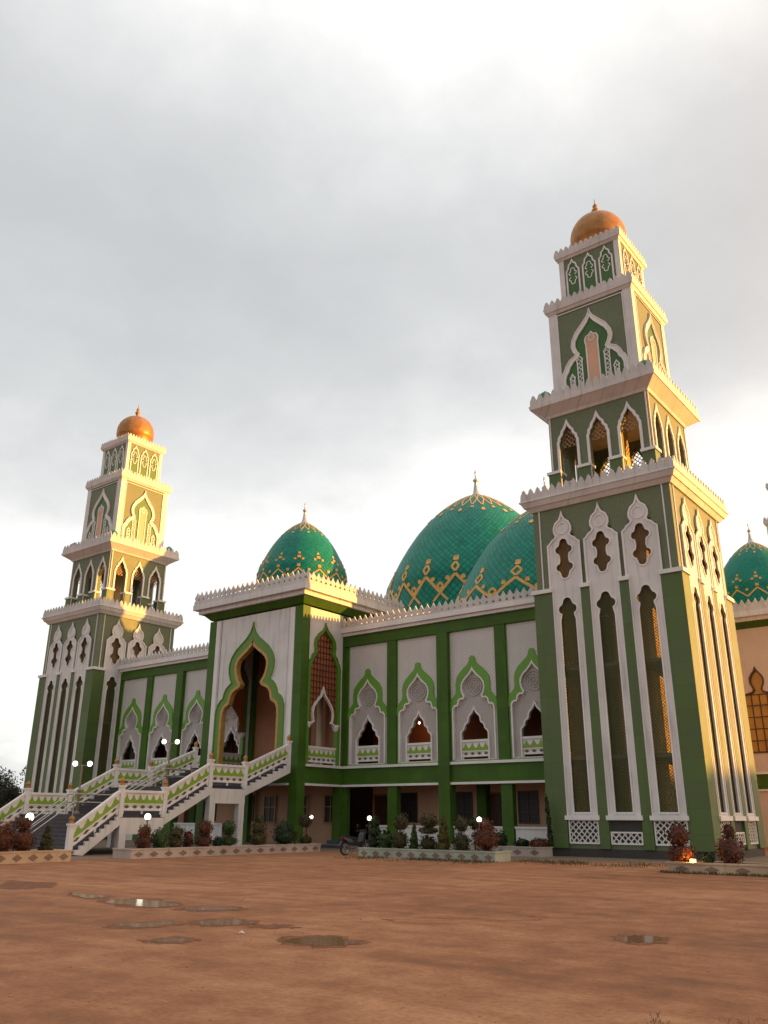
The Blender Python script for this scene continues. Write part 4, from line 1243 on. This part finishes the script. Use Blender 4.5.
# planter kerbs
def planter(name, label, M, L, depth, h, worn, n):
    t = thing(name, label, 'planter', (0, 0, 0), 0, 'low planter walls with painted diamonds')
    b = MB().box(0, L, 0, h, -.16, 0, M).box(0, L, 0, h, -depth, -depth+.16, M).box(0, .16, 0, h, -depth+.16, -.16, M).box(L-.16, L, 0, h, -depth+.16, -.16, M)
    b.box(-.03, L+.03, h, h+.05, -.20, .03, M).box(-.03, L+.03, h, h+.05, -depth-.03, -depth+.2, M).box(-.03, .2, h, h+.05, -depth+.2, -.2, M).box(L-.2, L+.03, h, h+.05, -depth+.2, -.2, M)
    b.build('kerb', worn, t)
    MB().box(.16, L-.16, 0, h-.02, -depth+.16, -.16, M).build('soil', SOIL, t)
    d = MB(); st = L/n
    for i in range(n):
        c = st*(i+.5); w = min(.23, st*.32)
        d.plate([(c-w, h*.5), (c, h*.5-h*.33), (c+w, h*.5), (c, h*.5+h*.33)], [], .002, .02, M)
    d.build('diamond_row', DIAM, t)
    return t
DIAM = paint('diamond_paint', (.22, .14, .10), .8, .3, .2)
K_WHITE = paint('weathered_white_kerb', (.46, .39, .34), .8, .22, .55, dirt=(.15, .10, .07), bumpy=.2)
K_CREAM = paint('weathered_cream_kerb', (.50, .36, .24), .8, .25, .55, dirt=(.16, .10, .06), bumpy=.2)
K_MOSS = paint('mossy_kerb', (.36, .40, .33), .8, .25, .6, dirt=(.12, .12, .08), bumpy=.2)
Y_ = (0, 1, 0); X_ = (1, 0, 0); NX = (1, 0, 0); NY = (0, -1, 0)
planter('planter_wall', 'cream planter wall at the foot of the staircase, at the left picture edge', face_m((8.1, -23.4, 0), Y_, NX), 5.6, 1.4, .36, K_CREAM, 9)
planter('planter_wall', 'long white planter wall with brown diamonds running beside the staircase', face_m((8.1, -15.1, 0), Y_, NX), 11.4, 1.2, .33, K_WHITE, 15)
planter('planter_wall', 'white planter wall with grey diamonds in front of the arcade, beside the motorbike', face_m((13.3, -7.0, 0), X_, NY), 6.9, 1.2, .33, K_MOSS, 11)
planter('planter_wall', 'short white planter wall set against the foot of the nearest minaret, behind another', face_m((14.2, -1.5, 0), X_, NY), 5.2, .9, .36, K_WHITE, 6)
planter('planter_wall', 'stained planter kerb in front of the nearest minaret at the right picture edge', face_m((27.7, -8.9, 0), X_, NY), 7.5, 1.3, .27, K_CREAM, 8)

zA, zB, zC, zD, zE = .33, .30, .30, .33, .25
# by the staircase foot
shrub('topiary_shrub', 'dark red bush cut by the left picture edge', 7.9, -20.45, zA, [(.5, .34, .52)], L_RED)
shrub('topiary_shrub', 'rust red shrub with a small ball above a big one, before the stair foot', 7.7, -19.63, zA, [(.42, .46, .44), (.95, .26, .27)], L_RED)
shrub('topiary_shrub', 'slim brown green cone shrub standing at the end of the left planter', 7.8, -18.7, zA, cone_tiers(.85, .27), L_BROWN)
# beside the staircase
shrub('topiary_shrub', 'red brown conical shrub beside the lit globe lamp under the staircase landing', 7.6, -14.17, zB, [(.35, .37, .38), (.72, .27, .30)], L_RED)
shrub('topiary_shrub', 'plump fresh green ball shrub below the staircase', 7.6, -13.31, zB, [(.42, .41, .45)], L_GREEN)
shrub('topiary_shrub', 'green brown shrub of two stacked balls below the middle flight', 7.6, -12.46, zB, [(.26, .34, .28), (.68, .30, .27)], L_BROWN)
shrub('topiary_shrub', 'small wispy red leaved shrub below the middle flight', 7.6, -11.8, zB, [(.35, .22, .38)], L_RED, .6, size=.14)
shrub('topiary_shrub', 'rust red shrub of two stacked balls below the middle flight', 7.6, -10.9, zB, [(.30, .42, .32), (.86, .36, .34)], L_RED)
shrub('topiary_shrub', 'tiny dark shrub between a red and a green topiary', 7.6, -10.1, zB, [(.22, .2, .24)], L_DARK)
shrub('topiary_shrub', 'bright green ball on a stem above a flat lower tier, under the upper landing', 7.6, -9.42, zB, [(.28, .35, .2), (.85, .30, .32)], L_GREEN)
shrub('topiary_shrub', 'tall brown green cone shrub in front of the undercroft window', 7.6, -7.53, zB, [(.35, .42, .36), (.80, .37, .36), (1.15, .22, .22)], L_BROWN)
shrub('topiary_shrub', 'wide dark green dome shrub in front of the pavilion corner column', 7.6, -5.84, zB, [(.45, .53, .46), (.75, .38, .36)], L_DARK)
shrub('topiary_shrub', 'dark ball on a thin stem beside the arcade entrance lamp', 7.6, -4.26, zB, [(.22, .30, .2), (1.12, .32, .33)], L_BROWN)
# in front of the arcade
shrub('topiary_shrub', 'tall dark spiral shrub just behind the motorbike', 13.65, -6.3, zC, [(.30, .34, .26), (.72, .31, .24), (1.12, .24, .24)], L_DARK)
shrub('topiary_shrub', 'loose light green leafy plant beside the dark spiral shrub', 14.27, -6.3, zC, [(.38, .3, .42)], L_GREEN, .45, size=.16)
shrub('topiary_shrub', 'brown topped two tier shrub in front of the first arcade column', 15.03, -6.3, zC, [(.36, .33, .40), (1.1, .30, .33)], L_BROWN)
shrub('topiary_shrub', 'small slim green cone between two tiered topiaries', 15.78, -6.3, zC, cone_tiers(.95, .22), L_GREEN)
shrub('topiary_shrub', 'mushroom shaped shrub with a ball, a disc and a square base', 16.51, -6.3, zC, [(.28, .36, .30), (.78, .38, .13), (1.15, .38, .28)], L_BROWN)
shrub('topiary_shrub', 'yellow green cone shrub in front of the tall arcade column', 17.27, -6.3, zC, cone_tiers(1.2, .32), L_YELLOW)
shrub('topiary_shrub', 'green two tier shrub left of the large dark red one', 18.2, -6.3, zC, [(.36, .37, .42), (1.08, .30, .30)], L_BROWN)
shrub('topiary_shrub', 'small brown ball on a stem behind the large dark red shrub', 18.6, -5.9, zC, [(1.08, .24, .24)], L_BROWN)
shrub('topiary_shrub', 'large round dark red shrub at the end of the planter, by the nearest minaret', 19.3, -6.3, zC, [(.55, .60, .56), (1.0, .36, .33)], L_RED)
# against the wall
shrub('low_plant', 'low dark leafy plant behind the large dark red shrub', 16.9, -1.0, zD, [(.3, .32, .34)], L_DARK, .5, 'low plants against the arcade', size=.2)
shrub('low_plant', 'low spiky plant with dark leaves at the arcade wall', 18.1, -1.0, zD, [(.18, .34, .2)], L_DARK, .4, 'low plants against the arcade', size=.2)
shrub('low_plant', 'low reddish ground plant beside the minaret base', 19.0, -1.0, zD, [(.2, .45, .22)], L_RED, .5, 'low plants against the arcade', size=.16)
shrub('climbing_plant', 'thin climbing plant growing up the corner of the nearest minaret', 19.3, -.5, zD, [(.4, .13, .5), (1.1, .11, .5), (1.7, .10, .45)], L_DARK, .35, 'low plants against the arcade', size=.12)
# in front of the minaret
shrub('topiary_shrub', 'red brown shrub of two tiers beside a glowing ground spotlight', 28.0, -8.3, zE, [(.30, .42, .30), (.85, .32, .36)], L_RED)
shrub('topiary_shrub', 'tiny green ball shrub beside the glowing spotlight', 28.85, -8.3, zE, [(.18, .17, .18)], L_GREEN)
shrub('topiary_shrub', 'bulb shaped dark red shrub with a small topknot before the side of the nearest minaret', 29.55, -8.3, zE, [(.42, .46, .44), (.95, .17, .20)], L_RED)

# yucca like rosette
yt = thing('yucca_plant', 'thin pale spiky plant in front of the pavilion corner', 'plant', (7.6, -5.05, zB))
ym = MB()
for i in range(26):
    a = rnd.uniform(0, 6.28); e = rnd.uniform(.3, 1.4); L = rnd.uniform(.45, .85)
    p = [(0, 0, .2), (math.cos(a)*math.cos(e)*L*.5, math.sin(a)*math.cos(e)*L*.5, .2+math.sin(e)*L*.6), (math.cos(a)*math.cos(e)*L, math.sin(a)*math.cos(e)*L, .2+math.sin(e)*L*.9)]
    ym.tube(p, .018, 4, r1=.004)
ym.build('leaves', L_YELLOW, yt)
MB().tube([(0, 0, -.05), (0, 0, .25)], .05, 6).build('stem', BARK, yt)

# globe lamps in the beds
def globe_lamp(x, y, z0, zc, r, label):
    t = thing('globe_lamp', label, 'garden lamp', (x, y, z0), 0, 'lit globe lamps in the planters')
    MB().tube([(0, 0, -.05), (0, 0, zc-z0-r*.8)], .03, 8).lathe([(0, zc-z0-r*1.05), (.08, zc-z0-r*1.05), (.09, zc-z0-r*.8), (0, zc-z0-r*.8)], 12).build('post', POLE, t)
    MB().lathe([(0, -r)] + [(r*math.cos(R(a)), r*math.sin(R(a))) for a in range(-75, 90, 15)] + [(0, r)], 16, Matrix.Translation((0, 0, zc-z0))).build('globe', LAMP, t, smooth=True)
globe_lamp(7.4, -19.3, zA, 1.56, .15, 'lit white globe lamp in front of the lowest steps')
globe_lamp(7.45, -13.95, zB, 1.60, .13, 'lit white globe lamp below the lower landing of the staircase')
globe_lamp(7.7, -4.02, zB, 1.62, .10, 'lit white globe lamp by the arcade entrance right of the staircase')
globe_lamp(13.33, -6.3, zC, 1.58, .105, 'lit white globe lamp just right of the motorbike')
globe_lamp(19.24, -6.55, zC, 1.56, .10, 'lit white globe lamp in front of the large dark red shrub')
st = thing('ground_spotlight', 'glowing amber ground spotlight beside the red brown shrub at the minaret', 'spotlight', (28.42, -8.45, zE))
MB().box(-.10, .10, -.06, .06, .02, .16).box(-.02, .02, -.02, .02, -.04, .03).build('housing', POLE, st)
MB().box(-.085, .085, -.075, -.062, .035, .145).build('lens', SPOT, st)
sl = bpy.data.lights.new('spot_glow', 'POINT'); sl.energy = 9; sl.color = (1, .42, .08); sl.shadow_soft_size = .06
slo = link(bpy.data.objects.new('spot_glow', sl)); slo.parent = st; slo.location = (-.05, -.16, .16)

# ------------------------------------------------------------------ motorbike
def motorbike(loc, rz):
    t = thing('motorbike', 'dark underbone motorbike parked before the arcade entrance, seen from behind', 'motorbike', loc, rz)
    RB = plain('black_rubber', (.015, .015, .015), .8); BL = plain('black_plastic', (.02, .02, .024), .3); SV = plain('wheel_metal', (.30, .30, .31), .35, .8)
    GR = plain('grey_fairing', (.10, .10, .11), .3); RD = plain('tail_lens', (.25, .01, .01), .2)
    for y in (-.62, .64):
        M = Matrix.Translation((0, y, .29)) @ Matrix.Rotation(R(90), 4, 'Y')
        tor = MB(); pr = [(.235, -.04), (.26, -.045), (.285, -.025), (.292, 0), (.285, .025), (.26, .045), (.235, .04), (.235, -.04)]
        wh = MB().lathe(pr, 28, M).build('wheel', RB, t, smooth=True)
        ri = MB().lathe([(.20, -.03), (.24, -.035), (.24, .035), (.20, .03), (.20, -.03)], 28, M).lathe([(0, -.06), (.05, -.06), (.05, .06), (0, .06)], 12, M)
        for k in range(6):
            a = R(60*k); ri.tube([M @ Vector((.04*math.cos(a), .04*math.sin(a), 0)), M @ Vector((.22*math.cos(a+.3), .22*math.sin(a+.3), 0))], .012, 6)
        ri.build('rim', SV, wh)
    side = face_m((0, 0, 0), (0, 1, 0), (1, 0, 0))
    MB().plate([(-.80, .72), (-.55, .52), (-.15, .40), (.25, .36), (.42, .55), (.50, .85), (.42, .86), (.30, .58), (.02, .55), (-.30, .66), (-.80, .82)], [], -.10, .10, side).build('body', BL, t)
    MB().plate([(-.78, .70), (-.45, .55), (-.2, .56), (-.35, .70), (-.82, .80)], [], -.135, .135, side).build('tail_fairing', GR, t)
    MB().plate([(-.74, .80), (-.30, .69), (.08, .66), (.10, .72), (-.25, .80), (-.72, .88)], [], -.12, .12, side).build('seat', RB, t)
    MB().plate([(.40, .50), (.52, .86), (.60, 1.02), (.50, 1.06), (.38, .86), (.30, .52)], [], -.17, .17, side).build('leg_shield', BL, t)
    fk = MB()
    for s in (-.075, .075): fk.tube([(s, .64, .29), (s, .50, .90)], .022, 8)
    fk.build('front_fork', SV, t)
    MB().plate([(.40, .50), (.52, .62), (.72, .60), (.88, .46), (.86, .42), (.70, .55), (.54, .57), (.44, .46)], [], -.06, .06, side).build('mudguard', BL, t)
    MB().plate([(-.92, .40), (-.72, .62), (-.5, .60), (-.5, .64), (-.75, .68), (-.97, .42)], [], -.06, .06, side).build('rear_mudguard', BL, t)
    hb = MB().tube([(-.34, .36, 1.02), (-.16, .46, 1.04), (.16, .46, 1.04), (.34, .36, 1.02)], .016, 8).box(-.10, .10, .44, .58, .98, 1.10)
    hb.build('handlebar', BL, t)
    for s in (-1, 1):
        mr = MB().tube([(s*.26, .42, 1.03), (s*.30, .42, 1.22)], .008, 6).lathe([(0, -.012), (.055, -.01), (.06, 0), (.055, .01), (0, .012)], 14, Matrix.Translation((s*.31, .42, 1.26)) @ Matrix.Rotation(R(90), 4, 'X'))
        mr.build('mirror', BL, t)
    MB().box(-.09, .09, -.86, -.80, .68, .78).build('tail_light', RD, t)
    MB().tube([(.14, -.10, .30), (.16, -.50, .36), (.16, -.82, .42)], .045, 10).build('exhaust', SV, t)
    MB().box(-.07, .07, -.18, .24, .22, .44).build('engine', SV, t)
    MB().tube([(-.08, .02, .26), (-.26, -.06, .01)], .015, 6).build('side_stand', SV, t)
motorbike((12.05, -5.75, 0), R(-8))

# entrance steps of the arcade, left of the planter
es = thing('entrance_steps', 'low dark blue tiled steps leading into the ground floor arcade beside the pavilion', 'steps', (5.6, 1.2, 0))
MB().box(-1.0, 1.0, -.9, 1.3, 0, .20).box(-1.0, 1.0, -.45, 1.3, .2, .40).build('treads', plain('blue_grey_tile', (.06, .065, .085), .4), es)
MB().box(-1.04, 1.04, -.94, -.9, .16, .205).build('nosing', CONCRETE, es)

# ------------------------------------------------------------------ paving, grass, litter
PAVE = paint('worn_paving', (.19, .135, .095), .9, .25, 0, bumpy=.4)
tag(MB().plate(blob([(-30, -1), (-30, -16.5), (-6, -17.5), (2, -17.6), (6.9, -17.4), (7.2, -15.3), (6.9, -3.2), (12, -3.4), (13.4, -5.4), (20.5, -5.4), (24, -3.6), (27.5, -3.2), (34, -3.6), (34, 12), (-30, 12)], 2, .05), [], .001, .005).build('paving', PAVE), kind='structure')

def grass():
    mb = MB()
    def blade(x, y, h, w):
        a = rnd.uniform(0, 6.28); dx, dy = math.cos(a)*w, math.sin(a)*w; lx, ly = rnd.gauss(0, h*.35), rnd.gauss(0, h*.35)
        mb.add([(x-dx, y-dy, 0), (x+dx, y+dy, 0), (x+lx*.4+dx*.5, y+ly*.4+dy*.5, h*.6), (x+lx, y+ly, h)], [(0, 1, 2), (0, 2, 3)])
    for _ in range(5200):
        x = rnd.uniform(13.5, 33); y = -5.6 - (x-20)*.05 + rnd.gauss(0, .75) - (2.0 if x < 20.5 else 0)*1.0
        if 13.2 < x < 20.3 and y > -7.05: y = -7.05 - abs(rnd.gauss(0, .22))
        if x > 27.5 and y < -7.3: continue
        if math.sin(x*2.3) + math.sin(x*.9+y*2) + rnd.uniform(-1, 1) < -.3: continue
        blade(x, y, rnd.uniform(.04, .13), .012)
    for _ in range(1400):
        x = rnd.uniform(27.5, 35.5); blade(x, -8.95 - abs(rnd.gauss(0, .16)), rnd.uniform(.03, .11), .012)
    for cx, cy, n, sp, hh in ((35.27, -29.86, 40, .06, .035), (35.22, -29.78, 9, .03, .09), (35.74, -29.38, 60, .08, .03), (35.9, -29.1, 20, .05, .02), (33.1, -29.2, 12, .05, .012)):
        for _ in range(n): blade(cx + rnd.gauss(0, sp), cy + rnd.gauss(0, sp), rnd.uniform(.4, 1)*hh, .002)
    tag(mb.build('grass', leaf_mat('dry_grass', (.035, .032, .010), (.075, .062, .018), (.13, .10, .035))), kind='stuff')
grass()

lt = MB()
lt.add([(0, 0, .01), (.06, .01, .025), (.085, .05, .012), (.02, .055, .03), (.045, .03, .05)], [(0, 1, 4), (1, 2, 4), (2, 3, 4), (3, 0, 4)])
o = lt.build('paper_scrap', plain('litter_paper', (.7, .68, .64), .7)); o.location = (28.37, -28.14, 0)
tag(o, 'crumpled white paper scrap lying on the dirt near the puddles', 'litter')
pm = plain('pebbles', (.34, .19, .12), .9, var=.4)
def stones():
    mb = MB()
    for _ in range(420):
        d = rnd.uniform(4, 22); a = R(rnd.uniform(-68, -8))
        x = CX + math.sin(a)*d; y = CY + math.cos(a)*d
        s = rnd.uniform(.004, .013) * (1 + d*.02)
        n0 = len(mb.v); mb.lathe([(0, -.4), (.8, -.2), (1, .2), (.6, .6), (0, .75)], 6)
        k = rnd.uniform(.6, 1.3)
        for i in range(n0, len(mb.v)):
            p = mb.v[i]; mb.v[i] = (x + p[0]*s*k, y + p[1]*s, max(0, p[2]*s + s*.2))
    tag(mb.build('pebbles', pm), kind='stuff')
stones()

# ------------------------------------------------------------------ trees
def tree(loc, H, cr, label, seed):
    rs = random.Random(seed)
    t = thing('leafy_tree', label, 'tree', loc, 0, 'dark trees beyond the left minaret')
    tr = MB().tube([(0, 0, 0), (.1, .05, H*.25), (0, .1, H*.5), (.05, 0, H*.8)], .22, 9, r1=.05)
    cr_m = MB()
    for i in range(11):
        a = rs.uniform(0, 6.28); h = rs.uniform(.35, .95)*H; rr = cr*rs.uniform(.25, .9)*(1.15 - h/H*.6)
        c = (math.cos(a)*rr, math.sin(a)*rr, h)
        tr.tube([(0, 0, h*.6), (c[0]*.5, c[1]*.5, h*.85), c], .07, 6, r1=.02)
        s = cr*rs.uniform(.28, .5)
        leaves(cr_m, c, (s, s, s*.75), 330, .24, .95)
    tr.build('trunk', BARK, t); cr_m.build('crown', L_TREE, t)
tree((-41.5, 5.2, 0), 6.3, 3.0, 'dark leafy tree at the left picture edge beside the far minaret', 3)
tree((-37.5, 8.6, 0), 6.7, 2.6, 'dark tree with an open ragged top nearest the left side of the far minaret', 5)
tree((-47, 9.0, 0), 6.0, 3.4, 'low broad dark tree behind the other two trees at the left', 9)
tree((-36.5, 3.8, 0), 3.9, 2.6, 'short dark bushy tree behind the staircase rail at the left picture edge', 12)

def woodland():
    """the belt of trees beyond the yard, over whose tops the low sun shines"""
    mb = MB(); rs = random.Random(4)
    ca, sa = math.cos(R(33)), math.sin(R(33))
    for row in range(3):
        for k in range(-66, 42):
            along = k*2.35 + rs.uniform(-.4, .4); d = 92 + row*5 + rs.uniform(-.8, .8)
            x = 26.4 + ca*d - sa*along; y = 3.6 + sa*d + ca*along
            H = 4.15 + .0489*d + rs.uniform(-.10, .06) - (.4 if row == 2 else 0) + max(0, -along-40)*.01
            mb.tube([(x, y, 0), (x, y, H*.6)], .2, 6, r1=.1)
            for h, r in ((.22, 1.7), (.5, 2.3), (.78, 2.1)):
                c = (x + rs.uniform(-.2, .2), y + rs.uniform(-.2, .2), h*H)
                core(mb, c, (r, r, H*.21), rs.uniform(0, 6))
                leaves(mb, c, (r*1.08, r*1.08, H*.215), 40, .35, .2)
    tag(mb.build('woodland', L_TREE), kind='stuff')
woodland()
